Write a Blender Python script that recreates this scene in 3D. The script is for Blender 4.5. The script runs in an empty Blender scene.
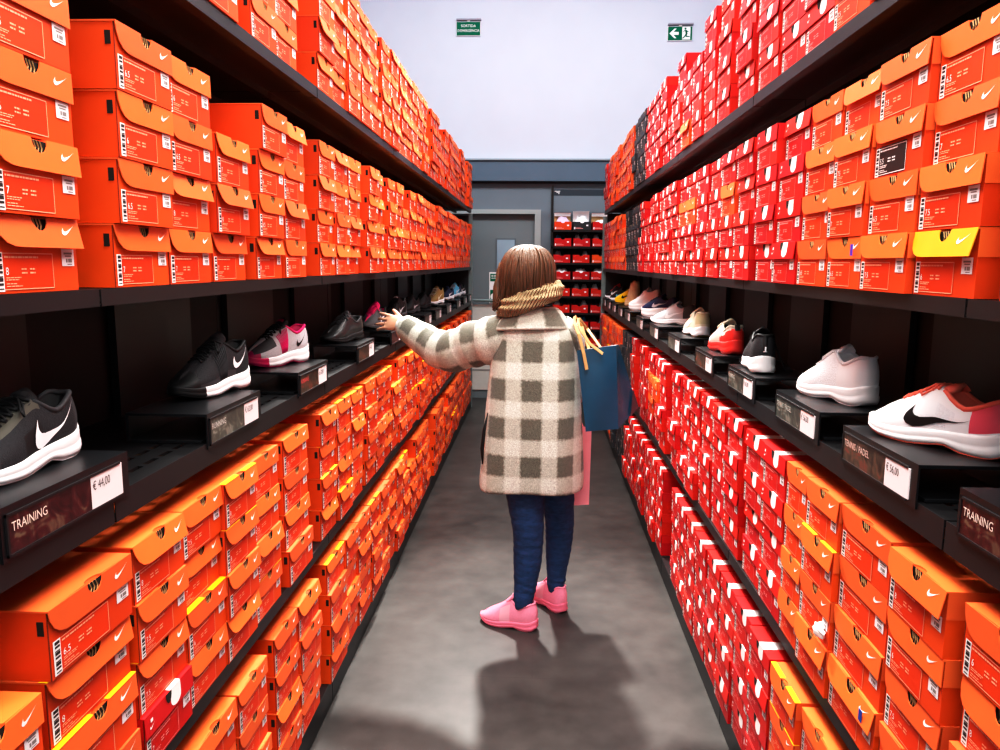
import bpy, bmesh, math, random
from mathutils import Vector, Matrix, Quaternion
PI = math.pi
rnd = random.Random(11)
sc = bpy.context.scene
COL = sc.collection
V = Vector

# ------------------------------------------------------------------ materials
def lin(h):
    h = h.lstrip('#')
    out = []
    for i in (0, 2, 4):
        c = int(h[i:i + 2], 16) / 255
        out.append(c / 12.92 if c <= 0.04045 else ((c + 0.055) / 1.055) ** 2.4)
    return tuple(out) + (1.0,)

MATS = {}
def mat(name, col, rough=0.6, metal=0.0, noise=0.0, nscale=20.0, bump=0.0, bscale=200.0, per_object=0.0, spec=0.4,
        emit=0.0, trans=0.0, coat=0.0, stretch=None):
    if name in MATS:
        return MATS[name]
    m = bpy.data.materials.new(name)
    m.use_nodes = True
    nt = m.node_tree
    b = nt.nodes['Principled BSDF']
    b.inputs['Roughness'].default_value = rough
    b.inputs['Metallic'].default_value = metal
    b.inputs['Specular IOR Level'].default_value = spec
    b.inputs['Transmission Weight'].default_value = trans
    b.inputs['Coat Weight'].default_value = coat
    c = lin(col)
    b.inputs['Base Color'].default_value = c
    L = nt.links
    tc = nt.nodes.new('ShaderNodeTexCoord')
    last = None
    if per_object:
        oi = nt.nodes.new('ShaderNodeObjectInfo')
        mr = nt.nodes.new('ShaderNodeMapRange')
        mr.inputs['To Min'].default_value = 1 - per_object
        mr.inputs['To Max'].default_value = 1 + per_object
        L.new(oi.outputs['Random'], mr.inputs['Value'])
        hs = nt.nodes.new('ShaderNodeHueSaturation')
        hs.inputs['Color'].default_value = c
        L.new(mr.outputs[0], hs.inputs['Value'])
        mh = nt.nodes.new('ShaderNodeMapRange')
        mh.inputs['To Min'].default_value = 0.5 - per_object * 0.012
        mh.inputs['To Max'].default_value = 0.5 + per_object * 0.03
        L.new(oi.outputs['Random'], mh.inputs['Value'])
        L.new(mh.outputs[0], hs.inputs['Hue'])
        last = hs.outputs['Color']
    src = tc.outputs['Object']
    if stretch:
        mp = nt.nodes.new('ShaderNodeMapping')
        mp.inputs['Scale'].default_value = stretch
        L.new(src, mp.inputs['Vector'])
        src = mp.outputs['Vector']
    if noise:
        n = nt.nodes.new('ShaderNodeTexNoise')
        n.inputs['Scale'].default_value = nscale
        n.inputs['Detail'].default_value = 5
        L.new(src, n.inputs['Vector'])
        mr = nt.nodes.new('ShaderNodeMapRange')
        mr.inputs['From Min'].default_value = 0.3
        mr.inputs['From Max'].default_value = 0.7
        mr.inputs['To Min'].default_value = 1 - noise
        mr.inputs['To Max'].default_value = 1 + noise
        L.new(n.outputs['Fac'], mr.inputs['Value'])
        hs = nt.nodes.new('ShaderNodeHueSaturation')
        if last is None:
            hs.inputs['Color'].default_value = c
        else:
            L.new(last, hs.inputs['Color'])
        L.new(mr.outputs[0], hs.inputs['Value'])
        last = hs.outputs['Color']
    if last is not None:
        L.new(last, b.inputs['Base Color'])
    if bump:
        n = nt.nodes.new('ShaderNodeTexNoise')
        n.inputs['Scale'].default_value = bscale
        n.inputs['Detail'].default_value = 3
        L.new(src, n.inputs['Vector'])
        bp = nt.nodes.new('ShaderNodeBump')
        bp.inputs['Strength'].default_value = bump
        bp.inputs['Distance'].default_value = 0.003
        L.new(n.outputs['Fac'], bp.inputs['Height'])
        L.new(bp.outputs['Normal'], b.inputs['Normal'])
    if emit:
        b.inputs['Emission Color'].default_value = c
        b.inputs['Emission Strength'].default_value = emit
    MATS[name] = m
    return m

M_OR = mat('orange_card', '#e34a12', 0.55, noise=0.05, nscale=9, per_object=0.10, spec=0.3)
M_ORL = mat('orange_card_lid_lit', '#ee6a30', 0.5, noise=0.05, nscale=9, per_object=0.12, spec=0.35)  # lighter than the tray: light caught by the tilted flaps, put into the colour
M_ORP = mat('orange_label_ground', '#e43f10', 0.5, per_object=0.05, spec=0.3)
M_YEL = mat('yellow_fold_highlight', '#f0bf00', 0.5, per_object=0.05)  # blown highlight along the lid fold, painted as yellow
M_YEL2 = mat('yellow_card_flap', '#e9a01c', 0.5, noise=0.04)
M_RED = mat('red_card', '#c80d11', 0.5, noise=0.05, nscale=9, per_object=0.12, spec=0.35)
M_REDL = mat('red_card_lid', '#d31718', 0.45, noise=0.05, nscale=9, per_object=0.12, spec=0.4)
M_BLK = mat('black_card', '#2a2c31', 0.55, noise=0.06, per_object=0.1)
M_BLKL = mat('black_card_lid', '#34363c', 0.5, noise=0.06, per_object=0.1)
M_WPR = mat('white_print', '#f6f4f2', 0.5)
M_LPR = mat('pale_print', '#f7b593', 0.5)
M_LPK = mat('pale_pink_print', '#f4a3a0', 0.5)
M_INK = mat('dark_ink', '#2b2526', 0.6)
M_GREYINK = mat('grey_ink', '#8d8482', 0.6)
M_STK = mat('sticker_white', '#f0e9ec', 0.5)
M_HOLE = mat('painted_hole_shade', '#1c130c', 0.9)  # near-black colour painting the shade inside holes
M_PAPER = mat('kraft_paper', '#b59264', 0.8, noise=0.3, nscale=60)
M_SHELF = mat('black_shelf_metal', '#0f0e10', 0.42, noise=0.12, nscale=6, spec=0.45, bump=0.05, bscale=300)
M_SHELFE = mat('charcoal_shelf_edge', '#1f1d1f', 0.4, noise=0.10, nscale=8, spec=0.45)
M_BACK = mat('black_back_panel', '#060607', 0.6, noise=0.1)
M_SLAT = mat('charcoal_slat', '#1d1b1a', 0.4, noise=0.12, nscale=4, spec=0.5)
M_RISER = mat('black_riser', '#121316', 0.34, noise=0.08, nscale=8, spec=0.5)
M_STEEL = mat('grey_green_steel', '#8b9a9a', 0.35, metal=0.5, noise=0.08)
M_TAG = mat('price_tag_white', '#eadfe0', 0.5)

# ------------------------------------------------------------------ mesh builder
class MB:
    def __init__(self):
        self.v = []; self.f = []; self.m = []; self.uv = None; self.mats = []
    def mi(self, material):
        if material not in self.mats:
            self.mats.append(material)
        return self.mats.index(material)
    def add(self, vs, fs, material):
        b = len(self.v); k = self.mi(material)
        self.v += [tuple(x) for x in vs]
        for f in fs:
            self.f.append(tuple(i + b for i in f)); self.m.append(k)
    def box(self, lo, hi, material, T=None):
        x0, y0, z0 = lo; x1, y1, z1 = hi
        vs = [(x0,y0,z0),(x1,y0,z0),(x1,y1,z0),(x0,y1,z0),(x0,y0,z1),(x1,y0,z1),(x1,y1,z1),(x0,y1,z1)]
        if T: vs = [T @ V(v) for v in vs]
        self.add(vs, [(0,3,2,1),(4,5,6,7),(0,1,5,4),(1,2,6,5),(2,3,7,6),(3,0,4,7)], material)
    def quad(self, a, b, c, d, material):
        self.add([a, b, c, d], [(0,1,2,3)], material)
    def poly(self, pts, material):
        self.add(pts, [tuple(range(len(pts)))], material)
    def prism(self, pts, off, material, side=None):
        n = len(pts); off = V(off)
        a = [V(p) for p in pts]; b = [p + off for p in a]
        self.add(a + b, [tuple(range(n)), tuple(range(2 * n - 1, n - 1, -1))], material)
        self.add(a + b, [(i, n + i, n + (i + 1) % n, (i + 1) % n) for i in range(n)], side or material)
    def tube(self, pts, r, material, n=8, closed=False, cap=True):
        pts = [V(p) for p in pts]; N = len(pts)
        rs = r if isinstance(r, (list, tuple)) else [r] * N
        rings = []; up = None
        for i, p in enumerate(pts):
            t = (pts[(i + 1) % N] - pts[i - 1]) if closed else (pts[min(i + 1, N - 1)] - pts[max(i - 1, 0)])
            if t.length < 1e-9: t = V((0, 0, 1))
            t.normalize()
            if up is None:
                up = V((0, 0, 1)) if abs(t.z) < 0.9 else V((1, 0, 0))
            s = t.cross(up)
            if s.length < 1e-6: s = t.cross(V((0, 1, 0)))
            s.normalize(); up = s.cross(t).normalized()
            rings.append([p + s * (math.cos(2 * PI * k / n) * rs[i]) + up * (math.sin(2 * PI * k / n) * rs[i]) for k in range(n)])
        self.loft(rings, material, closed=closed, cap=cap)
    def loft(self, rings, material, closed=False, cap=True, wrap=True):
        n = len(rings[0]); N = len(rings); fs = []
        for i in range(N if closed else N - 1):
            a = i * n; b = ((i + 1) % N) * n
            for k in range(n if wrap else n - 1):
                k2 = (k + 1) % n
                fs.append((a + k, a + k2, b + k2, b + k))
        if cap and not closed and wrap:
            fs.append(tuple(range(n - 1, -1, -1))); fs.append(tuple((N - 1) * n + k for k in range(n)))
        self.add([p for r in rings for p in r], fs, material)
    def mesh(self, name, smooth=False, merge=0.0):
        me = bpy.data.meshes.new(name)
        me.from_pydata(self.v, [], self.f)
        for m in self.mats: me.materials.append(m)
        me.polygons.foreach_set('material_index', self.m)
        if merge or smooth:
            bm = bmesh.new(); bm.from_mesh(me)
            if merge: bmesh.ops.remove_doubles(bm, verts=bm.verts, dist=merge)
            bmesh.ops.recalc_face_normals(bm, faces=bm.faces)
            bm.to_mesh(me); bm.free()
        if smooth:
            me.polygons.foreach_set('use_smooth', [True] * len(me.polygons))
        me.update()
        return me
    def obj(self, name, parent=None, smooth=False, merge=0.0, angle=None):
        o = bpy.data.objects.new(name, self.mesh(name, smooth, merge))
        COL.objects.link(o)
        if parent: o.parent = parent
        if angle is not None:
            set_sharp(o.data, angle)
        return o

def set_sharp(me, angle):
    bm = bmesh.new(); bm.from_mesh(me)
    for e in bm.edges:
        if len(e.link_faces) == 2 and e.calc_face_angle(0) > angle: e.smooth = False
    bm.to_mesh(me); bm.free()

def inst(name, me, parent=None, loc=None, rz=0):
    o = bpy.data.objects.new(name, me)
    COL.objects.link(o)
    if parent: o.parent = parent
    if loc is not None: o.location = loc
    if rz: o.rotation_euler = (0, 0, rz)
    return o
def empty(name, loc=(0, 0, 0), rz=0):
    o = bpy.data.objects.new(name, None); COL.objects.link(o)
    o.location = loc; o.rotation_euler = (0, 0, rz); o.empty_display_size = 0.05
    return o
def tag(o, label, cat, group=None, kind=None):
    if label: o['label'] = label
    if cat: o['category'] = cat
    if group: o['group'] = group
    if kind: o['kind'] = kind
    return o
def struct(o):
    o['kind'] = 'structure'; return o

def text_tris(body, size, depth=0.0, align='LEFT'):
    """glyph outlines as flat triangles in the XY plane: (verts, faces)"""
    cu = bpy.data.curves.new('txt', 'FONT'); cu.body = body; cu.size = size; cu.align_x = align
    cu.resolution_u = 3
    o = bpy.data.objects.new('txt', cu); COL.objects.link(o)
    dg = bpy.context.evaluated_depsgraph_get()
    me = bpy.data.meshes.new_from_object(o.evaluated_get(dg))
    vs = [v.co.copy() for v in me.vertices]; fs = [tuple(p.vertices) for p in me.polygons]
    bpy.data.objects.remove(o); bpy.data.curves.remove(cu); bpy.data.meshes.remove(me)
    return vs, fs
def add_text(mb, body, size, T, material, align='LEFT', sx=1.0):
    vs, fs = text_tris(body, size, align=align)
    mb.add([T @ V((v.x * sx, v.y, 0)) for v in vs], fs, material)

def interp(pts, s):
    """smooth (Catmull-Rom) interpolation of a list of (s, value)"""
    if s <= pts[0][0]: return pts[0][1]
    if s >= pts[-1][0]: return pts[-1][1]
    for i in range(len(pts) - 1):
        if pts[i][0] <= s <= pts[i + 1][0]:
            x0, y0 = pts[i]; x1, y1 = pts[i + 1]
            h = x1 - x0; t = (s - x0) / h
            d = (y1 - y0) / h
            dl = (y0 - pts[i - 1][1]) / (x0 - pts[i - 1][0]) if i > 0 else d
            dr = (pts[i + 2][1] - y1) / (pts[i + 2][0] - x1) if i + 2 < len(pts) else d
            m0 = 0 if dl * d <= 0 else 2 * dl * d / (dl + d)
            m1 = 0 if dr * d <= 0 else 2 * dr * d / (dr + d)
            if i == 0: m0 = d * 1.3
            if i + 2 >= len(pts): m1 = d * 1.3
            t2 = t * t; t3 = t2 * t
            return (2*t3-3*t2+1)*y0 + (t3-2*t2+t)*h*m0 + (-2*t3+3*t2)*y1 + (t3-t2)*h*m1
    return pts[-1][1]

# the tick mark printed on lids and sewn on shoes: lower and upper edge in a unit square
SW_LO = [(1,1),(.7,.60),(.45,.27),(.28,.08),(.15,.0),(.05,.06),(0.0,.22),(.03,.45),(.14,.72)]
SW_UP = [(1,1),(.72,.68),(.50,.49),(.34,.385),(.24,.34),(.165,.37),(.125,.46),(.118,.57),(.14,.72)]

# ------------------------------------------------------------------ camera
f = 760.0; roll = 0.0155; VP = (538.5, 263.0)
Yc = V((VP[0] - 500, 375 - VP[1], -f)).normalized()
Zc = V((math.sin(roll), math.cos(roll), 0)); Zc = (Zc - Yc * Zc.dot(Yc)).normalized()
Xc = Yc.cross(Zc)
cam = bpy.data.cameras.new('camera'); cam.sensor_width = 36; cam.lens = f * 36 / 1000; cam.clip_start = 0.05
co = bpy.data.objects.new('camera', cam); COL.objects.link(co)
co.matrix_world = Matrix.Translation((0, 0, 1.6)) @ Matrix((Xc, Yc, Zc)).to_4x4()
sc.camera = co

XL, XR = -0.73, 0.66          # fronts of the two shelving runs
YB = 8.87                     # back wall
ZF, ZLOW, ZDISP, ZMID = 0.098, 0.640, 1.195, 1.550
ZTOP = {'L': 2.160, 'R': 2.120}
YEND = {'L': 8.33, 'R': 7.90}
BAYS = {'L': [-0.075, 1.24, 2.555, 3.87, 5.185, 6.5, 7.815, 8.33], 'R': [-0.08, 1.21, 2.5, 3.79, 5.08, 6.37, 7.66, 7.90]}
SHELF_D = 0.37
NTH = ['zeroth','first','second','third','fourth','fifth','sixth','seventh','eighth','ninth','tenth','eleventh','twelfth','thirteenth','fourteenth','fifteenth',
       'sixteenth','seventeenth','eighteenth','nineteenth','twentieth']
def nth(i):
    if i <= 20: return NTH[i]
    return {2: 'twenty', 3: 'thirty', 4: 'forty'}[i // 10] + '-' + NTH[i % 10] if i % 10 else {3: 'thirtieth', 4: 'fortieth'}[i // 10]
SIDE = {'L': 'left', 'R': 'right'}

def frame(side, y, x=0.0, z=0.0):
    """local front (-Y) faces the aisle; x = how far the front stands out into the aisle"""
    if side == 'L': return (XL + x, y, z), PI / 2
    return (XR - x, y, z), -PI / 2

# ------------------------------------------------------------------ room shell
def M_floor():
    m = mat('floor_vinyl', '#5d5856', 0.42, spec=0.35)
    nt = m.node_tree; L = nt.links; b = nt.nodes['Principled BSDF']
    tc = nt.nodes.new('ShaderNodeTexCoord')
    n1 = nt.nodes.new('ShaderNodeTexNoise'); n1.inputs['Scale'].default_value = 1.7; n1.inputs['Detail'].default_value = 6
    n2 = nt.nodes.new('ShaderNodeTexNoise'); n2.inputs['Scale'].default_value = 9; n2.inputs['Detail'].default_value = 8
    mp = nt.nodes.new('ShaderNodeMapping'); mp.inputs['Scale'].default_value = (1.0, 1.0, 1)
    L.new(tc.outputs['Object'], mp.inputs[0]); L.new(mp.outputs[0], n1.inputs[0]); L.new(mp.outputs[0], n2.inputs[0])
    mx = nt.nodes.new('ShaderNodeMix'); mx.inputs[0].default_value = 0.45
    L.new(n1.outputs['Fac'], mx.inputs[2]); L.new(n2.outputs['Fac'], mx.inputs[3])
    cr = nt.nodes.new('ShaderNodeValToRGB')
    cr.color_ramp.elements[0].position = 0.32; cr.color_ramp.elements[0].color = lin('#302e2d')
    cr.color_ramp.elements[1].position = 0.68; cr.color_ramp.elements[1].color = lin('#4e4b49')
    L.new(mx.outputs[0], cr.inputs[0])
    br = nt.nodes.new('ShaderNodeTexBrick')
    br.inputs['Scale'].default_value = 1.0; br.inputs['Brick Width'].default_value = 4.0; br.inputs['Row Height'].default_value = 0.92
    br.inputs['Mortar Size'].default_value = 0.0018; br.inputs['Mortar Smooth'].default_value = 0.6
    L.new(tc.outputs['Object'], br.inputs[0])
    mm = nt.nodes.new('ShaderNodeMix'); mm.data_type = 'RGBA'
    L.new(br.outputs['Fac'], mm.inputs[0]); L.new(cr.outputs[0], mm.inputs[6]); mm.inputs[7].default_value = lin('#403b3b')
    L.new(mm.outputs[2], b.inputs['Base Color'])
    return m
mb = MB(); mb.box((-3.2, -2.2, -0.1), (3.2, 9.2, 0), M_floor()); struct(mb.obj('floor'))
M_WALL = mat('white_plaster', '#cdd3e0', 0.8, noise=0.02, nscale=3)
M_GREYW = mat('slate_grey_paint', '#76828a', 0.6, noise=0.03, nscale=3)
M_BEAM = mat('blue_grey_beam_paint', '#5b6d7c', 0.55, noise=0.03, nscale=3)
M_DOOR = mat('grey_door_paint', '#7b8588', 0.5, noise=0.03, nscale=2)
M_DARKW = mat('dark_wall', '#55555a', 0.8)
# back wall: white above the beam, slate below, door opening on the left
mb = MB()
DX0, DX1, DZ = -1.05, -0.049, 2.152
mb.box((-3.2, YB, 2.62), (3.2, 9.2, 4.9), M_WALL)
mb.box((-3.2, YB, 0), (DX0, 9.2, 2.62), M_GREYW)
mb.box((DX1, YB, 0), (3.2, 9.2, 2.62), M_GREYW)
mb.box((DX0, YB, DZ), (DX1, 9.2, 2.62), M_GREYW)
struct(mb.obj('wall_back'))
mb = MB(); mb.box((-3.3, -2.2, 0), (-3.2, 9.2, 4.9), M_WALL); struct(mb.obj('wall_left'))
mb = MB(); mb.box((3.2, -2.2, 0), (3.3, 9.2, 4.9), M_WALL); struct(mb.obj('wall_right'))
mb = MB(); mb.box((-3.2, -2.3, 0), (3.2, -2.2, 4.9), M_WALL); struct(mb.obj('wall_front'))
mb = MB(); mb.box((-3.3, -2.3, 4.9), (3.3, 9.2, 5.0), M_WALL); struct(mb.obj('ceiling'))
mb = MB()
mb.box((-3.2, YB - 0.10, 2.512), (3.2, YB, 2.735), M_BEAM)
mb.box((-3.2, YB - 0.125, 2.735), (3.2, YB, 2.752), mat('beam_top_edge', '#93a0a8', 0.5))
mb.box((-3.2, YB - 0.03, 2.49), (3.2, YB, 2.512), mat('beam_shadow_gap', '#30383f', 0.7))
struct(mb.obj('trim_1'))
# door
M_FRAME = mat('pale_grey_door_frame', '#a3aaa9', 0.45)
d = struct(empty('door_1', (DX0, YB, 0)))
mb = MB(); w = DX1 - DX0
mb.box((0.0, 0.06, 0), (w, 0.10, DZ), M_DOOR)
mb.obj('leaf', d)
mb = MB()
mb.box((w, -0.02, 0), (w + 0.07, 0.09, DZ + 0.05), M_FRAME)
mb.box((0, -0.02, DZ), (w, 0.09, DZ + 0.05), M_FRAME)
mb.obj('door_frame', d)
mb = MB(); a = -DX0
mb.box((a - 0.500, 0.048, 1.50), (a - 0.262, 0.058, 1.88), mat('window_bead', '#69757b', 0.5))
wf = mb.obj('window_bead', d)
mb = MB(); mb.box((a - 0.482, 0.040, 1.518), (a - 0.280, 0.048, 1.862), mat('frosted_blue_glass', '#93aab8', 0.25, spec=0.6))
mb.obj('pane', wf)
mb = MB(); mb.box((0.02, 0.045, 0.10), (w - 0.02, 0.059, 1.115), mat('pale_kick_panel', '#d6d3cb', 0.45, noise=0.03))
mb.box((0.02, 0.04, 0.335), (w - 0.02, 0.046, 0.345), M_GREYINK)
mb.obj('kick_panel', d)
mb = MB(); mb.tube([(0.08, 0.0, 1.165), (w - 0.08, 0.0, 1.165)], 0.017, M_STEEL, n=10)
mb.box((0.12, 0.0, 1.14), (0.16, 0.058, 1.19), M_STEEL); mb.box((w - 0.16, 0.0, 1.14), (w - 0.12, 0.058, 1.19), M_STEEL)
mb.obj('push_bar', d)
M_GREEN = mat('sign_green', '#006b50', 0.7, spec=.1)
s = empty('door_sign', (-0.571, YB + 0.055, 1.12)); TT = Matrix.Rotation(PI / 2, 4, 'X')
mb = MB(); mb.box((0, -0.008, 0), (0.20, 0.0, 0.37), M_WPR); mb.obj('board', s)
mb = MB()
mb.box((0.012, -0.011, 0.265), (0.188, -0.009, 0.352), M_GREEN); mb.box((0.012, -0.011, 0.02), (0.188, -0.009, 0.165), M_GREEN)
mb.obj('green_panel', s)
mb = MB()
for z, wdt in ((0.335, .15), (0.318, .15), (0.300, .10)):
    for k in range(5):
        mb.box((0.025 + k * wdt / 5, -0.013, z - 0.006), (0.025 + (k + .8) * wdt / 5, -0.0115, z + 0.002), M_WPR)
mb.prism([(0.05 + 0.035 * math.cos(t), -0.013, 0.085 + 0.04 * math.sin(t)) for t in [i * 2 * PI / 20 for i in range(20)]], (0, 0.0015, 0), M_WPR)
mb.box((0.10, -0.013, 0.06), (0.17, -0.0115, 0.11), M_WPR)
mb.obj('symbol', s)
tag(s, 'green and white safety notice on the grey door below its pane', 'sign')

# exit signs on the white wall
s = empty('exit_sign', (-0.948, YB, 4.083))
mb = MB(); mb.box((0, -0.022, 0), (0.268, -0.004, 0.148), M_WPR); mb.box((0.002, -0.05, 0.160), (0.275, -0.002, 0.175), mat('sign_lamp_grey', '#9b97a2', .5)); mb.box((.12, -.03, .146), (.15, -.004, .162), M_WPR); mb.obj('board', s)
mb = MB(); mb.box((0.004, -0.026, 0.004), (0.264, -0.023, 0.144), M_GREEN); mb.obj('green_panel', s)
mb = MB()
add_text(mb, 'SORTIDA', 0.040, Matrix.Translation((0.134, -0.0275, 0.090)) @ TT, M_WPR, 'CENTER')
add_text(mb, "D'EMERGÈNCIA", 0.038, Matrix.Translation((0.134, -0.0275, 0.040)) @ TT, M_WPR, 'CENTER', 0.93)
mb.obj('lettering', s)
tag(s, 'green emergency exit sign with two lines of white lettering high on the wall', 'sign')
s = empty('exit_sign', (1.372, YB, 4.020))
mb = MB(); mb.box((0, -0.022, 0), (0.268, -0.004, 0.148), M_WPR); mb.box((0.002, -0.05, 0.160), (0.275, -0.002, 0.175), mat('sign_lamp_grey', '#9b97a2', .5)); mb.box((.12, -.03, .146), (.15, -.004, .162), M_WPR); mb.obj('board', s)
mb = MB(); mb.box((0.004, -0.026, 0.004), (0.264, -0.023, 0.144), M_GREEN); mb.obj('green_panel', s)
mb = MB()
P = lambda pts, y=-0.0275: [(x, y, z) for x, z in pts]
mb.prism(P([(0.018, .074), (.072, .124), (.095, .124), (.062, .089), (.118, .089), (.118, .059), (.062, .059), (.095, .024), (.072, .024)]), (0, .001, 0), M_WPR)
mb.prism(P([(0.156, .010), (.244, .010), (.244, .140), (.156, .140)]), (0, .001, 0), M_WPR)
G = M_GREEN; y2 = -0.0292
mb.prism(P([(0.190 + 0.011 * math.cos(t), 0.122 + 0.011 * math.sin(t)) for t in [i * PI / 6 for i in range(12)]], y2), (0, .001, 0), G)
for q in ([(0.184, .106), (.205, .108), (.214, .070), (.196, .064)], [(.190, .104), (.170, .088), (.166, .092), (.186, .110)], [(.204, .104), (.226, .092), (.222, .086), (.203, .094)],
          [(.198, .072), (.212, .070), (.206, .046), (.238, .046), (.238, .036), (.196, .036)], [(.196, .074), (.206, .066), (.188, .036), (.164, .018), (.158, .026), (.178, .042)]):
    mb.prism(P(q, y2), (0, .001, 0), G)
mb.obj('lettering', s)
tag(s, 'green exit sign with white arrow and running figure, high on the wall', 'sign')

# ------------------------------------------------------------------ shelving bays
GAPS = {'L': [(0.62,0.92),(1.55,1.89),(2.313,2.595),(3.055,3.33),(3.93,4.21),(4.66,5.0),(5.43,5.85),(6.27,6.55),(7.0,7.25),(7.69,8.16)],
        'R': [(0.9,1.02),(1.46,1.58),(1.988,2.111),(2.519,2.742),(3.092,3.392),(3.796,4.153),(4.56,4.93),(5.34,5.64),(6.07,6.42),(6.86,7.02),(7.45,7.69)]}
for sd in 'LR':
    for i in range(7):
        y0, y1 = BAYS[sd][i], BAYS[sd][i + 1]
        h = (y1 - y0) / 2 - 0.003; yc = (y0 + y1) / 2
        loc, rz = frame(sd, yc)
        bay = empty('shelving_bay', loc, rz)
        where = 'last before the back wall' if i == 6 else nth(i + 1) + ' from the camera'
        tag(bay, f'black metal shelving bay, {SIDE[sd]} side of the aisle, {where}', 'shelving', 'shelving bays along the aisle')
        for z, th in ((ZTOP[sd], .032), (ZMID, .028), (ZDISP, .05), (ZLOW, .035)):
            mb = MB()
            D = SHELF_D
            if z == ZDISP:
                mb.box((-h, 0.002, z - .012), (h, 0.045, z), M_SHELF)
                mb.box((-h, 0.058, z - .012), (h, 0.095, z), M_SHELF)
                mb.box((-h, 0.108, z - .012), (h, D, z), M_SHELF)
                n = max(2, int(h * 2 / 0.06))
                for k in range(n + 1):
                    x = -h + k * (2 * h - 0.016) / n
                    mb.box((x, 0.045, z - .012), (x + 0.016, 0.058, z), M_SHELF)
                    mb.box((x, 0.095, z - .012), (x + 0.016, 0.108, z), M_SHELF)
            else:
                mb.box((-h, 0.002, z - .012), (h, D, z), M_SHELF)
            mb.box((-h, 0.0, z - th), (h, 0.002, z + 0.001), M_SHELFE)
            mb.box((-h, 0.002, z - th), (h, 0.028, z - th + 0.002), M_SHELFE)
            mb.box((-h, 0.16, z - .034), (h, 0.185, z - .012), M_SHELF)
            mb.obj('shelf', bay)
        mb = MB()
        mb.box((-h, 0.0, 0), (h, D, ZF - 0.004), M_SHELF); mb.box((-h, -0.001, ZF - 0.012), (h, D, ZF), M_SHELFE)
        mb.obj('plinth', bay)
        mb = MB(); mb.box((-h - .003, D, 0), (h + .003, D + 0.03, 2.62), M_BACK); mb.obj('back_panel', bay)
        # lighter panels behind the shoes, with dark gaps between them
        gs = GAPS[sd]; edges = [(-0.3, gs[0][0])] + [(gs[k][1], gs[k + 1][0]) for k in range(len(gs) - 1)] + [(gs[-1][1], 9)]
        for a, b in edges:
            a = max(a, y0 + .004); b = min(b, y1 - .004)
            if b - a < 0.02: continue
            xs = sorted((a - yc, b - yc)) if sd == 'L' else sorted((yc - a, yc - b))
            mb = MB(); mb.box((xs[0], D - .022, ZDISP + .001), (xs[1], D - .002, ZMID - .036), M_SLAT)
            mb.obj('display_panel', bay)
        for x in ((-h, h - .03) if i == 6 else ((-h,) if sd == 'L' else (h - .03,))):
            mb = MB(); mb.box((x, D - .0015, 0), (x + .03, D + .04, 2.66), M_SHELF)
            mb.obj('upright', bay)
        if i == 6:
            x = h - .003 if sd == 'L' else -h - 0.028
            mb = MB(); mb.box((x + .004, -0.012, 0), (x + .031, 0.03, 2.12 if sd == 'L' else 2.07), M_STEEL)
            mb.box((x + .006, 0.03, 0), (x + .029, SHELF_D, 2.1), mat('end_panel_grey', '#2b2e31', .5))
            e = mb.obj('end_panel', bay); e['label'] = 'grey steel end frame'

# ------------------------------------------------------------------ shoe boxes
W, D, H = 0.192, 0.32, 0.1105
def arc_notch(cx, r, depth, top, n=7):
    return [(cx + r * math.cos(PI * k / n), top - depth * math.sin(PI * k / n)) for k in range(n + 1)]  # right to left
def swoosh(mb, x, z, w, h, T, material):
    for i in range(len(SW_LO) - 1):
        q = [SW_LO[i], SW_LO[i + 1], SW_UP[i + 1], SW_UP[i]]
        mb.add([T(x + a * w, z + b * h) for a, b in q], [(0, 1, 2, 3)], material)

def tray_mesh(name, m, simple=False, printm=None, ground=None, black=False):
    mb = MB()
    h = H - 0.003
    mb.box((-W / 2, 0, 0), (W / 2, D, h), m)
    mb.quad((-.03, -.0006, h - .026), (.034, -.0006, h - .026), (.034, -.0006, h), (-.03, -.0006, h), M_HOLE)  # dark quad stands in for the shaded inside seen through the notch
    for k in range(3):
        x = -.006 + k * .007
        mb.tube([(x, -.0012, h), (x + .004, -.0014, h - .010), (x + .001 * k, -.0012, h - .019)], .0012, M_PAPER, n=4)
    mb.box((-W / 2 - .0008, .006, h - .036), (-W / 2, .016, h - .014), M_HOLE)  # dark plate painting the shade in the side slot
    mb.box((-W / 2 - .0006, -.0005, 0), (-W / 2 + .001, .0008, h), mat('box_edge_dark', '#7c2405' if not black else '#101012', .7))
    if simple:
        label_quads(mb, printm, ground, None)
        sticker_quads(mb)
    return mb.mesh(name)
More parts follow.
